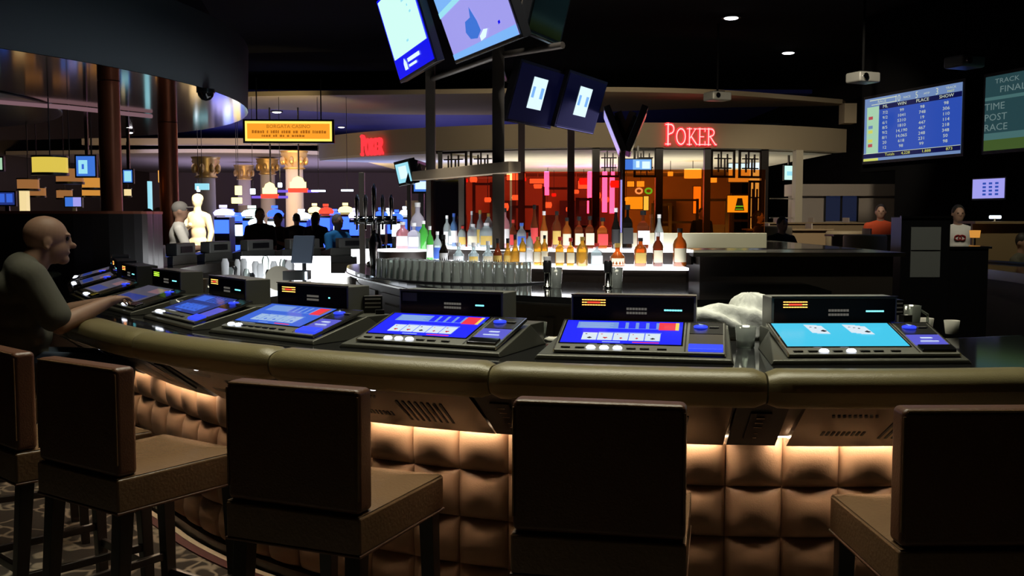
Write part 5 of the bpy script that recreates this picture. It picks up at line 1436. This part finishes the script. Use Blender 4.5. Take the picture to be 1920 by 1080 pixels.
for px, lab in ((1026, 'soda gun holder with a white top standing before the bottles, left one'), (1140, 'soda gun holder standing before the bottles, right one')):
    p = at(px, 520, 6.35); t = thing('soda_gun_holder', lab, 'dispenser', (p.x, p.y, 1.1505), group='soda gun holders on the island')
    b = MB(); b.lathe([(.03, 0), (.03, .012), (.018, .016), (.018, .10)], n=14); b.build('stand', 'chrome', t)
    b = MB(); b.lathe([(.026, .10), (.028, .16), (.02, .175)], n=14); b.build('gun_head', 'black_plastic', t)
    if px < 1100: b = MB(); b.lathe([(.024, .176), (.024, .20)], n=14); b.build('cap', 'cap_white', t)
    b = MB(); b.lathe([(.038, 0), (.042, .13), (.039, .13), (.034, .01), (.001, .01)], (.055, .02, 0), n=14); b.build('rinse_cup', 'tumbler_glass', t)
# shaker, beer tap, bottles at the island tip
p = at(704, 480, 9.0); t = thing('cocktail_shaker', 'tall steel shaker with black lid on the rounded end of the island', 'shaker', (p.x, p.y, 1.1505))
b = MB(); b.lathe([(.048, 0), (.062, .22), (.058, .23)], n=20); b.build('cup', 'steel', t)
b = MB(); b.lathe([(.058, .23), (.05, .26), (.03, .30), (.001, .31)], n=20); b.build('lid', 'black_plastic', t)
p = at(724, 480, 8.9); t = thing('shaker_tin', 'narrow chrome tin right beside the tall shaker', 'shaker', (p.x, p.y, 1.1505))
b = MB(); b.lathe([(.03, 0), (.04, .20), (.037, .20), (.028, .01), (.001, .01)], n=18); b.build('cup', 'chrome', t)
p = at(704, 400, 9.5); t = thing('beer_tap', 'chrome beer tap tower rising over the rounded end of the island', 'beer tap', (p.x, p.y, 1.1505))
b = MB(); b.ring((0, 0, 0), (0, 0, .42), .05, .045, 18); b.lathe([(.09, 0), (.09, .02), (.055, .04)], n=20); b.build('tower', 'chrome', t)
b = MB(); b.ring((-.20, 0, .42), (.20, 0, .42), .042, .042, 16); b.build('crossbar', 'chrome', t)
for j in range(5):
    b = MB(); x = -.16 + j * .08
    b.ring((x, -.04, .42), (x, -.11, .40), .014, .012, 8); b.ring((x, -.10, .40), (x, -.11, .33), .012, .009, 8); fa = b.build('faucet', 'chrome', t)
    b = MB(); b.lathe([(.010, .43), (.018, .50), (.022, .62 if j != 2 else .72), (.008, .66 if j != 2 else .76)], (x, -.09, 0), n=10); b.build('handle', 'steel' if j % 2 else 'chrome', fa)
# work station with ice well, monitor and printers
ws = thing('work_station', 'brightly lit white ice and glass station inside the left part of the bar', 'work station')
b = MB(); b.prism([(-2.60, 8.4), (-2.1, 8.2), (-1.90, 8.9), (-1.85, 11.6), (-2.85, 11.7)], 0, .93); b.build('body', 'steel', ws)
b = MB(); b.prism([(-2.62, 8.38), (-2.1, 8.18), (-1.88, 8.9), (-1.83, 11.62), (-2.87, 11.72)], .931, .95); b.build('work_top', 'station_glow', ws)  # top glows by itself to look overexposed
b = MB(); b.box((-2.55, 11.3, 1.06), (1.0, .06, .20)); b.build('back_splash', 'work_glow', ws)  # glows too, part of the overexposed look
b = MB(); b.prism([(-1.86, 11.7), (-1.0, 12.4), (-1.0, 12.5), (-1.9, 11.85)], 1.14, 1.22); b.build('light_shelf', 'work_glow', ws)  # glowing bar drawn for the white glare behind the station
b = MB(); b.box((-1.62, 11.5, .90), (.30, .12, .50)); b.build('glass_door', 'work_glow', ws)  # glowing block drawn for the white glare beside the station
rd = random.Random(11)
for i in range(16):
    x = 422 + i * 8.2 + rd.uniform(-2, 2); Y = rd.uniform(9.0, 11.0); p = at(x, 490, Y); h = rd.uniform(.12, .24); r = rd.uniform(.03, .05)
    b = MB(); b.lathe([(r * .8, 0), (r, h * .8), (r * .6, h)], n=12)
    tag(b.build('mixing_jar', ['ceramic', 'tumbler_glass', 'dark_steel', 'ceramic'][i % 4], loc=(p.x, p.y, .951)), '%s jar on the lit station, %s from the left' % (['white', 'clear', 'dark metal', 'white'][i % 4], ORD[i]), 'jar', 'jars on the lit station')
for j, (zc) in enumerate((1.035, 1.135)):
    p = at(551, 500, 8.6); t = thing('receipt_printer', ['grey drawer box with white side light, lower of two stacked', 'grey drawer box with white side light, upper of two stacked'][j], 'box', (p.x, p.y, zc - .08), -.05)
    b = MB(); b.box((0, .1, .042), (.20, .2, .080)); b.build('case', 'grey_plastic', t, bev=.004)
    b = MB(); b.box((.105, -.0, .042), (.014, .02, .07)); b.build('side_light', 'slot_white', t)
p = at(522, 500, 8.8); t = thing('serving_tray', 'round pale serving tray leaning by the grey drawer boxes', 'tray', (p.x, p.y, 1.06), 0)
t.rotation_euler = (math.radians(70), 0, .2)
b = MB(); b.lathe([(.10, 0), (.115, .012), (.11, .014), (.095, .006), (.001, .006)], n=28); b.build('dish', 'cream_paint', t)
p = at(568, 462, 9.6); t = thing('point_of_sale_monitor', 'blue-grey back of a tilted till monitor above the grey drawer boxes', 'monitor', (p.x, p.y, .951), -.3)
b = MB(); rot = Matrix.Rotation(-.25, 3, 'X'); b.box((0, 0, .34), (.22, .03, .27), 0, rot); b.build('housing', 'monitor_back', t, bev=.008)
b = MB(); b.ring((0, .02, 0), (0, .02, .22), .02, .02, 10); b.lathe([(.08, 0), (.08, .015), (.03, .02)], n=18); b.build('stand', 'black_plastic', t)
for px, Y, m, lab in ((363, 6.0, 'cushion_tan', 'tan bowl behind the dim blue poker machine'), (404, 5.7, 'black_plastic', 'black dome cover behind the amber meter machine')):
    p = at(px, 505, Y); b = MB(); s = -1 if m == 'black_plastic' else 1
    prof = [(.05, 0), (.075, .10), (.085, .15)] if s > 0 else [(.08, 0), (.075, .05), (.045, .09), (.001, .10)]
    b.lathe(prof, n=20); 
    q = b.build('bowl' if s > 0 else 'dome_cover', m, loc=(p.x, p.y, 1.0)); tag(q, lab, 'bowl' if s > 0 else 'cover')
    q.location = (p.x, p.y, 1.0805)
# far side stools
for s_, lab in ((-7.9, 'tan stool back beyond the partition end, nearer one'), (-9.0, 'tan stool back beyond the partition end, farther one'), (-10.6, 'stool across the bar below the golden statue'), (-11.7, 'stool across the bar with cream rounded back'), (-13.9, 'stool across the bar near the blue shirted person')):
    t = copy_tree(st0); place(t, s_, .74, 0, 0); t['label'] = lab; t['group'] = 'leather stools along the bar'

# ------------------------------------------------------------------ people
def V(*a): return Vector(a)
def finger(b, base_, dirs, r, seg=.024):
    p = Vector(base_); pts = [p]
    for d in dirs: p = p + Vector(d).normalized() * seg; pts.append(p.copy())
    b.limb(pts, [r, r * .95, r * .9, r * .8][:len(pts)], 8)
def figure(name, label, loc, rz, H_=1.75, seated=False, shirt='shirt_black', pants='jeans', hair='hair_dark', cap=None, skin='skin', lean=0., arm='down', logo=None, group=None, longhair=False, vox=.016, seat=.76, sleeve=.45):
    k = H_ / 1.75 if not seated else 1.
    t = thing(name, label, 'person', loc, rz, group)
    hip = V(0, 0, .92 * k) if not seated else V(0, 0, seat + .10)
    up = V(0, -math.sin(lean), math.cos(lean))
    chest = hip + up * .34 * k; nk = hip + up * .53 * k; hd = nk + V(0, -math.sin(lean) * .12 - .02, .155) * k
    J = {}
    body = MB()
    body.limb([nk - up * .03, hd - V(0, 0, .05) * k], [.062 * k, .055 * k], 12)
    body.sphere(hd, (.076 * k, .095 * k, .115 * k), 18)
    body.sphere(hd + V(0, -.03, -.06) * k, (.055 * k, .06 * k, .058 * k), 14)
    body.sphere(hd + V(0, -.098, -.012) * k, (.013 * k, .02 * k, .022 * k), 8)
    body.sphere(hd + V(0, -.085, -.055) * k, (.028 * k, .012 * k, .009 * k), 8)
    for s in (-1, 1):
        body.sphere(hd + V(.078 * s, .01, -.01) * k, (.012 * k, .024 * k, .034 * k), 8)
        body.sphere(hd + V(.03 * s, -.086, .028) * k, (.022 * k, .012 * k, .008 * k), 8)
    top = MB(); leg = MB()
    body.limb([hip, chest, nk - up * .04 * k], [.09 * k, .09 * k, .06 * k], 10)
    body.limb([chest + up * .115 * k + V(-.19, 0, 0) * k, chest + up * .10 * k, chest + up * .115 * k + V(.19, 0, 0) * k], [.048 * k, .06 * k, .048 * k], 10)
    top.sphere(hip + up * .10 * k, (.165 * k, .12 * k, .16 * k), 16); top.sphere(hip + up * .24 * k, (.165 * k, .125 * k, .16 * k), 16)
    top.sphere(chest + up * .03 * k, (.185 * k, .125 * k, .17 * k), 16); top.limb([chest + up * .12 * k + V(-.12, 0, 0) * k, chest + up * .145 * k, chest + up * .12 * k + V(.12, 0, 0) * k], [.075 * k, .085 * k, .075 * k], 12)
    for s in (-1, 1):
        sh = chest + up * .115 * k + V(.19 * s, 0, 0) * k
        if arm == 'down': el = sh + V(.05 * s, .02, -.29) * k; wr = el + V(-.01 * s, -.08, -.24) * k
        elif arm == 'table': el = sh + V(.07 * s, -.10, -.25) * k; wr = el + V(-.06 * s, -.24, .02) * k
        elif arm == 'fold': el = sh + V(.04 * s, -.04, -.27) * k; wr = el + V(-.16 * s, -.16, .08) * k
        m = sh.lerp(el, sleeve * 2 if sleeve < .5 else 1.)
        top.limb([sh, m], [.068 * k, .060 * k], 10)
        body.limb([sh, el, wr], [.048 * k, .042 * k, .029 * k], 10)
        hdir = (wr - el).normalized(); pc = wr + hdir * .05 * k
        body.limb([wr, pc], [.028 * k, .033 * k], 8)
        side = hdir.cross(V(1, 0, 0)).normalized() if abs(hdir.x) < .9 else V(0, 1, 0)
        for j, ln in enumerate((.022, .026, .024, .019)):
            finger(body, pc + side * ((j - 1.5) * .020) * k, [hdir, hdir + V(0, 0, -.2), hdir + V(0, 0, -.5)], .009 * k, ln * k)
        finger(body, wr + side * -.03 * k + hdir * .02, [hdir - side * .6, hdir - side * .2], .010 * k, .026 * k)
        hp = hip + V(.09 * s, 0, 0) * k
        if seated: kn = hip + V(.13 * s, -.42, -.04); an = kn + V(0, .05, -.42)
        else: kn = hip + V(.11 * s, -.01, -.43 * k); an = V(.12 * s, .02, .09 * k)
        leg.limb([hp, kn, an], [.098 * k, .062 * k, .048 * k], 12)
        body.limb([hp, kn, an], [.055 * k, .045 * k, .035 * k], 8)
        sho = MB(); sho.limb([an + V(0, .02, -.05 * k), an + V(0, -.14, -.06 * k)], [.038 * k, .032 * k], 10); J[s] = sho
    bd = body.build('body', skin, t, remesh=vox * .8)
    top.build('shirt', shirt, t, remesh=vox)
    leg.limb([hip + V(-.07, 0, 0) * k, hip + V(.07, 0, 0) * k], [.115 * k, .115 * k], 12); leg.build('trousers', pants, t, remesh=vox)
    for s in (-1, 1): J[s].build('shoe', 'black_plastic', t)
    e = MB()
    for s in (-1, 1): e.sphere(hd + V(.030 * s, -.090, .012) * k, .0075 * k, 8)
    e.build('eyes', 'hair_dark', t)
    h = MB()
    if cap:
        h.sphere(hd + V(0, .005, .035) * k, (.083 * k, .102 * k, .092 * k), 16); h.box(hd + V(0, -.12, .05) * k, (.13 * k, .09 * k, .012 * k)); h.build('cap', cap, t)
    elif hair:
        h.sphere(hd + V(0, .018, .025) * k, (.083 * k, .096 * k, .105 * k), 16)
        if longhair: h.limb([hd + V(0, .05, 0) * k, hd + V(0, .09, -.2) * k], [.085 * k, .06 * k], 12)
        h.build('hair', hair, t)
    if logo:
        l = MB(); c = chest + up * .03 * k + V(0, -.128, 0) * k
        for a0 in range(2): l.tube([c + V(math.cos(q) * .045 + (a0 * .05 - .025), -.004, math.sin(q) * .035) for q in [i * PI / 6 for i in range(13)]], .008, 6)
        l.build('shirt_logo', logo, t)
    return t
def pz(px, Y): return at(px, 407, Y).x
figure('person', 'man in a white t-shirt and pale cap standing beside the golden statue', (pz(335, 13.2), 13.2, 0), 1.9, 1.83, shirt='shirt_white', cap='hair_grey', arm='table')
figure('person', 'man in black t-shirt standing left of the man in the pale cap', (pz(278, 14.6), 14.6, 0), 2.6, 1.74, shirt='shirt_black')
figure('person', 'figure in black with grey hair behind the man in the black t-shirt', (pz(297, 17), 17, 0), 2.9, 1.78, hair='hair_grey')
figure('person', 'dark clothed man standing before the blue slot machines', (pz(487, 17.5), 17.5, 0), .4, 1.78, pants='shirt_black')
figure('person', 'slimmer dark figure with bare forearms right of the dark clothed man', (pz(522, 19), 19, 0), -.5, 1.70, pants='shirt_black', arm='fold')
figure('person', 'dark long-haired woman standing among the slot machines', (pz(592, 19.5), 19.5, 0), 2.9, 1.72, longhair=True, pants='shirt_black')
figure('person', 'dark figure beside the long-haired woman, closer to the red sign', (pz(556, 21), 21, 0), 3.3, 1.70, pants='shirt_black')
figure('person', 'person with grey hair in a bright blue shirt seated across the bar', (pz(632, 16.1), 16.1, 0), .9, seated=True, shirt='shirt_blue', hair='hair_grey', arm='table', seat=.74)
figure('person', 'man in a black shirt seated in the sports area behind the service counter', (pz(1462, 15.9), 15.9, 0), .3, seated=True, shirt='shirt_black', arm='table', seat=.70, lean=.1)
figure('person', 'person in an orange shirt standing by the cream booth', (pz(1651, 17.0), 17.0, 0), -.3, 1.84, shirt='shirt_orange')
figure('person', 'man in a white shirt with a round red logo before the black wall', (pz(1796, 13.8), 13.8, 0), -.15, 1.79, shirt='shirt_white', logo='red_print')
figure('person', 'dark figure standing inside the poker room behind the amber glass', (pz(1316, 24.5), 24.5, 0), .2, 1.85)
figure('person', 'dark haired figure beside the lattice window at the end of the amber glass', (pz(1421, 20.5), 20.5, 0), 1.2, 1.75, longhair=True)
figure('person', 'person in grey seated at the frame edge beyond the right end of the bar', (pz(1915, 12.6), 12.6, 0), .8, seated=True, shirt='shirt_grey', arm='table', seat=.50)
for s_i, (q, z_) in enumerate(((632, 0), (1462, 0), (1915, -.2))):
    Y = (16.1, 15.9, 12.6)[s_i]; rz_ = (.9, .3, .8)[s_i]
    t = copy_tree(st0); t.location = (pz(q, Y), Y, z_); t.rotation_euler = (0, 0, rz_ + PI); t['group'] = 'stools away from the near bar front'
    t.location = Vector(t.location) + Matrix.Rotation(rz_, 3, 'Z') @ Vector((0, .22, 0))
    t['label'] = ('stool carrying the person in the blue shirt across the bar', 'stool carrying the man in the black shirt', 'low stool carrying the person in grey at the frame edge')[s_i]
# statue
sp = at(370, 400, 20)
t = thing('statue', 'golden white classical statue with one arm bent across the chest', 'statue', (sp.x, 20, 0), -.3)
b = MB(); Z0 = .25
b.sphere((0, 0, 1.92), (.10, .12, .15), 16); b.sphere((0, .02, 1.97), (.115, .125, .10), 14); b.limb([(0, .01, 1.60), (0, 0, 1.82)], [.085, .07], 12)
b.sphere((0, -.115, 1.92), (.018, .03, .03), 8)
b.sphere((0, 0, 1.50), (.20, .14, .20), 16); b.sphere((.02, 0, 1.28), (.16, .13, .2), 16); b.sphere((.02, 0, 1.10), (.18, .14, .15), 16)
b.limb([(-.16, 0, 1.62), (0, .02, 1.64), (.16, 0, 1.62)], [.085, .10, .085], 12)
b.limb([(-.23, 0, 1.60), (-.29, -.06, 1.32), (-.06, -.20, 1.42)], [.075, .065, .045], 12); b.sphere((-.02, -.22, 1.45), (.05, .04, .05), 10)
b.limb([(.23, 0, 1.60), (.30, .02, 1.30), (.28, -.06, 1.04)], [.075, .062, .045], 12); b.sphere((.28, -.08, .98), (.04, .05, .06), 10)
b.limb([(-.09, 0, 1.08), (-.11, -.04, .66), (-.12, 0, .30)], [.12, .085, .055], 12); b.limb([(.11, 0, 1.08), (.15, -.10, .68), (.16, .04, .30)], [.12, .085, .055], 12)
b.limb([(-.12, .02, .28), (-.12, -.12, .26)], [.05, .04], 10); b.limb([(.16, .04, .28), (.16, -.1, .26)], [.05, .04], 10)
b.build('figure', 'marble_warm', t, remesh=.018)
b = MB(); b.limb([(-.2, .02, 1.08), (.0, -.14, 1.02), (.2, .02, .96)], [.05, .06, .05], 10); b.limb([(.18, -.02, .98), (.20, .0, .45)], [.07, .09], 10); b.build('drapery', 'marble_warm', t, remesh=.018)
b = MB(); b.lathe([(.34, 0), (.34, .05), (.28, .08), (.28, .19), (.32, .22), (.32, .25)], n=28); b.build('pedestal', 'plaster', t)

# the seated bald man leaning over the rail
man = thing('person', 'bald man in a grey t-shirt seated at the bar, reaching over a gaming machine', 'person', (0, 0, 0))
hipc = V(-2.42, 4.88, .87); fwd = V(.86, .51, 0).normalized(); rt = V(fwd.y, -fwd.x, 0); U = V(0, 0, 1)
def L(f, r, u): return hipc + fwd * f + rt * r + U * u
head = L(.150, .0, .620)
b = MB()
b.limb([L(.05, 0, .46), L(.115, 0, .555)], [.078, .066], 16)
hr = Matrix((fwd, -rt, U)).transposed() @ Matrix.Rotation(.22, 3, 'Y')
b.sphere(head + U * .022 - fwd * .012, (.104, .080, .094), 26, rot=hr)
b.sphere(head + fwd * .022 - U * .045, (.074, .064, .078), 20, rot=hr)
b.sphere(head + fwd * .062 - U * .098, (.034, .034, .028), 14, rot=hr)          # chin
b.sphere(head + fwd * .108 - U * .032, (.024, .013, .017), 12, rot=hr)          # nose
b.sphere(head + fwd * .094 - U * .010, (.014, .011, .024), 10, rot=hr)
b.sphere(head + fwd * .088 + U * .022, (.016, .052, .011), 12, rot=hr)          # brow
b.sphere(head + fwd * .088 - U * .066, (.012, .026, .008), 10, rot=hr)          # lips
for s in (-1, 1):
    e = head + rt * .079 * s - U * .020 - fwd * .012
    b.sphere(e, (.021, .007, .033), 14, rot=hr); b.sphere(e + rt * .006 * s - U * .022, (.011, .006, .011), 8, rot=hr)
# right arm reaching out over the machine, left arm along the rail
def bend(b, pts, rs): b.limb(pts, rs, 16)
shR = L(.05, .195, .445); elR = L(.165, .24, .215); wrR = L(.395, .12, .305)
shL = L(.05, -.195, .445); elL = L(.20, -.25, .22); wrL = L(.42, -.15, .285)
for sh, el, wr, s in ((shR, elR, wrR, 1), (shL, elL, wrL, -1)):
    d1 = (wr - el).normalized(); m1 = el.lerp(wr, .35)
    bend(b, [sh, sh.lerp(el, .5), el, m1, wr], [.060, .054, .045, .046, .029])
    side = d1.cross(U).normalized(); dn = V(0, 0, -1)
    pc = wr + d1 * .052 + dn * .004
    b.limb([wr, wr + d1 * .03 + side * .012, pc + side * .022], [.028, .024, .018], 10)
    b.limb([wr, wr + d1 * .03 - side * .012, pc - side * .022], [.028, .024, .018], 10)
    b.limb([wr, pc], [.028, .022], 10)
    for j, ln in enumerate((.024, .028, .026, .020)):
        off = side * ((j - 1.5) * .0205) * s; spl = side * ((j - 1.5) * .12) * s
        finger(b, pc + off + d1 * .014, [d1 + spl + dn * .15, d1 + spl + dn * .55, d1 * .8 + spl + dn * .95], .0090, ln)
    thd = -side * s
    finger(b, wr + d1 * .018 + thd * .026, [d1 * .7 + thd * .75 + dn * .2, d1 + thd * .3 + dn * .35, d1 + dn * .4], .0105, .024)
b.limb([L(.0, 0, .05), L(.04, 0, .30), L(.05, 0, .46)], [.09, .09, .08], 14)
b.limb([shL, L(.04, 0, .43), shR], [.055, .065, .055], 14)
b.build('body', 'skin', man, remesh=.0055)
b = MB()
for s in (-1, 1): b.sphere(head + fwd * .083 + rt * .030 * s + U * .004, .0105, 10)
b.build('eyes', 'hair_dark', man)
b = MB()
tq = Matrix((fwd, -rt, U)).transposed() @ Matrix.Rotation(.10, 3, 'Y')
for f, u, a, c, h_ in ((.0, .05, .140, .175, .13), (.015, .16, .145, .175, .13), (.015, .27, .138, .185, .14), (.01, .37, .128, .195, .115)):
    b.sphere(L(f, 0, u), (a, c, h_), 20, rot=tq)
b.limb([L(.03, -.17, .455), L(.03, 0, .475), L(.03, .17, .455)], [.078, .088, .078], 14)
for sh, el, s in ((shR, elR, 1), (shL, elL, -1)):
    b.limb([sh, sh.lerp(el, .80)], [.080, .078], 16)
b.limb([L(-.02, -.08, .0), L(-.02, .08, .0)], [.130, .130], 12)
b.build('t_shirt', 'shirt_grey', man, remesh=.010)
b = MB()
b.limb([L(0, -.08, -.02), L(0, .08, -.02)], [.115, .115], 14)
for s in (-1, 1):
    hp = L(0, .09 * s, -.01); kn = L(.45, .15 * s, -.03); an = L(.40, .15 * s, -.48)
    b.limb([hp, hp.lerp(kn, .5), kn], [.098, .088, .070], 16); b.limb([kn, kn.lerp(an, .35), an], [.070, .064, .050], 14)
b.build('jeans', 'jeans', man, remesh=.012)
for s in (-1, 1):
    an = L(.40, .15 * s, -.54); b = MB(); b.limb([an - fwd * .03, an + fwd * .12 - U * .015, an + fwd * .17 - U * .02], [.044, .038, .030], 12); b.build('shoe', 'paper', man, remesh=.01)
# ------------------------------------------------------------------ light
def area(name, loc, size, power, color=(1, 1, 1), target=None, sy=None, spread=None):
    d = bpy.data.lights.new(name, 'AREA'); d.energy = power; d.color = color
    d.shape = 'RECTANGLE'; d.size = size; d.size_y = sy or size
    if spread: d.spread = spread
    o = bpy.data.objects.new(name, d); col.objects.link(o); o.location = loc
    if target is not None:
        o.rotation_euler = (Vector(target) - Vector(loc)).to_track_quat('-Z', 'Y').to_euler()
    return o
def spot(name, loc, target, power, color=(1, 1, 1), ang=50, blend=.6, r=.08):
    d = bpy.data.lights.new(name, 'SPOT'); d.energy = power; d.color = color; d.spot_size = math.radians(ang); d.spot_blend = blend
    d.shadow_soft_size = r
    o = bpy.data.objects.new(name, d); col.objects.link(o); o.location = loc
    o.rotation_euler = (Vector(target) - Vector(loc)).to_track_quat('-Z', 'Y').to_euler()
    return o
area('bar_overhead', (.15, 4.7, 5.0), 4.2, 58, (1, .96, .72), (.15, 3.4, 0), sy=1.0, spread=math.radians(88))
spot('stool_spot', (-1.4, 6.2, 4.9), (-1.0, 3.6, .7), 60, (1, .95, .88), 50)
spot('island_spot', (.2, 5.6, 5.0), (.1, 6.9, 1.1), 460, (1, .98, .92), 42)
spot('bag_spot', (1.0, 3.2, 4.9), (.95, 4.3, 1.1), 420, (1, .98, .85), 22)  # added spot that brightens the white bags
spot('stand_spot', (-.7, 6.6, 4.9), (-.75, 8.0, 1.4), 620, (1, 1, .98), 18)  # added narrow spot, blows out the bottles at the left end
spot('cabinet_spot', (.8, 3.6, 4.9), (-.1, 6.0, .8), 260, (1, .93, .82), 34)  # added spot to lift the dark island cabinets
spot('counter_spot', (2.6, 5.2, 4.9), (2.9, 8.2, 1.2), 120, (1, .95, .8), 50)  # added spot so the service counter and grey glass show
spot('base_spot', (1.6, 6.0, 4.9), (1.5, 7.7, 1.4), 420, (1, .95, .75), 20)  # added spot for the bright patch on the steel base
spot('statue_spot', (sp.x + 1.5, 17.4, 4.1), (sp.x, 20, 1.5), 2800, (1, .84, .58), 24)
spot('station_spot', (-2.0, 8.5, 5.0), (-2.3, 10, .9), 300, (.95, .97, 1), 40)
area('poker_room_light', (2.5, 28.0, .9), 8, 330, (1, .93, .76), (2.5, 28.5, 3), sy=6)
area('poker_wall_wash', (1.5, 33.5, 2.9), 9, 60, (1, .55, .25), (1.5, 37.4, 1.2), sy=.5)
area('fascia_wash', (1.6, 17.5, 3.9), 7, 20, (1, .85, .62), (2.3, 22.5, 3.4), sy=.3, spread=math.radians(80))
spot('soffit_wash', (-4.6, 20.8, 2.6), (-5.4, 23.2, 4.2), 110, (1, .78, .42), 95)
spot('blue_shirt_spot', (-3.2, 15.6, 4.2), (pz(632, 16.1), 16.1, 1.2), 120, (.9, .95, 1), 24)  # added spot to brighten the blue shirt
area('casino_floor', (-6, 31, 3.9), 12, 420, (.70, .62, .95), (-6, 31, 0), sy=9)
area('capital_wash', (-7.0, 27.5, 1.9), 6, 260, (1, .66, .30), (-7.4, 33, 3.6), sy=.6)
spot('sports_wash', (4.2, 13.0, 4.75), (6.9, 22, 1.2), 900, (1, .88, .70), 42)
spot('shirt_spot', (4.9, 11.0, 4.3), (6.25, 13.8, 1.4), 90, (1, .95, .85), 22)
spot('desk_wash', (5.6, 10.6, 4.6), (6.7, 13, 1.0), 130, (1, .92, .65), 50)
spot('man_spot', (-1.8, 5.6, 4.2), (-2.4, 4.9, 1.2), 6, (1, .95, .75), 40)
area('casino_fill', (-8.5, 38.5, 2.0), 9, 150, (.66, .55, 1), (-8.5, 38.6, 4), sy=6)  # added unseen fill, tints the casino ceiling lavender from below
area('navy_fill', (-3.5, 27.0, 2.4), 6, 60, (.25, .35, 1), (-3.5, 27.1, 5), sy=1.5)  # added unseen fill that makes the navy ceiling bluer
spot('patron_spot', (-3.9, 11.8, 2.95), (-4.4, 13.2, 1.4), 160, (1, .95, .85), 30)  # added spot below the drum, reaches the man in white
w = bpy.data.worlds.new('world'); sc.world = w; w.use_nodes = True
w.node_tree.nodes['Background'].inputs[0].default_value = (.5, .55, .6, 1)
w.node_tree.nodes['Background'].inputs[1].default_value = .004
vs = sc.view_settings
sc.display_settings.display_device = 'sRGB'
vs.view_transform = 'Standard'; vs.look = 'None'; vs.exposure = 0; vs.gamma = 1; vs.use_curve_mapping = False
cy = sc.cycles
cy.use_denoising = True
cy.use_adaptive_sampling = True; cy.adaptive_threshold = .03
cy.max_bounces = 7; cy.diffuse_bounces = 2; cy.glossy_bounces = 3; cy.transmission_bounces = 4; cy.transparent_max_bounces = 16
cy.sample_clamp_indirect = 4; cy.caustics_reflective = False; cy.caustics_refractive = False
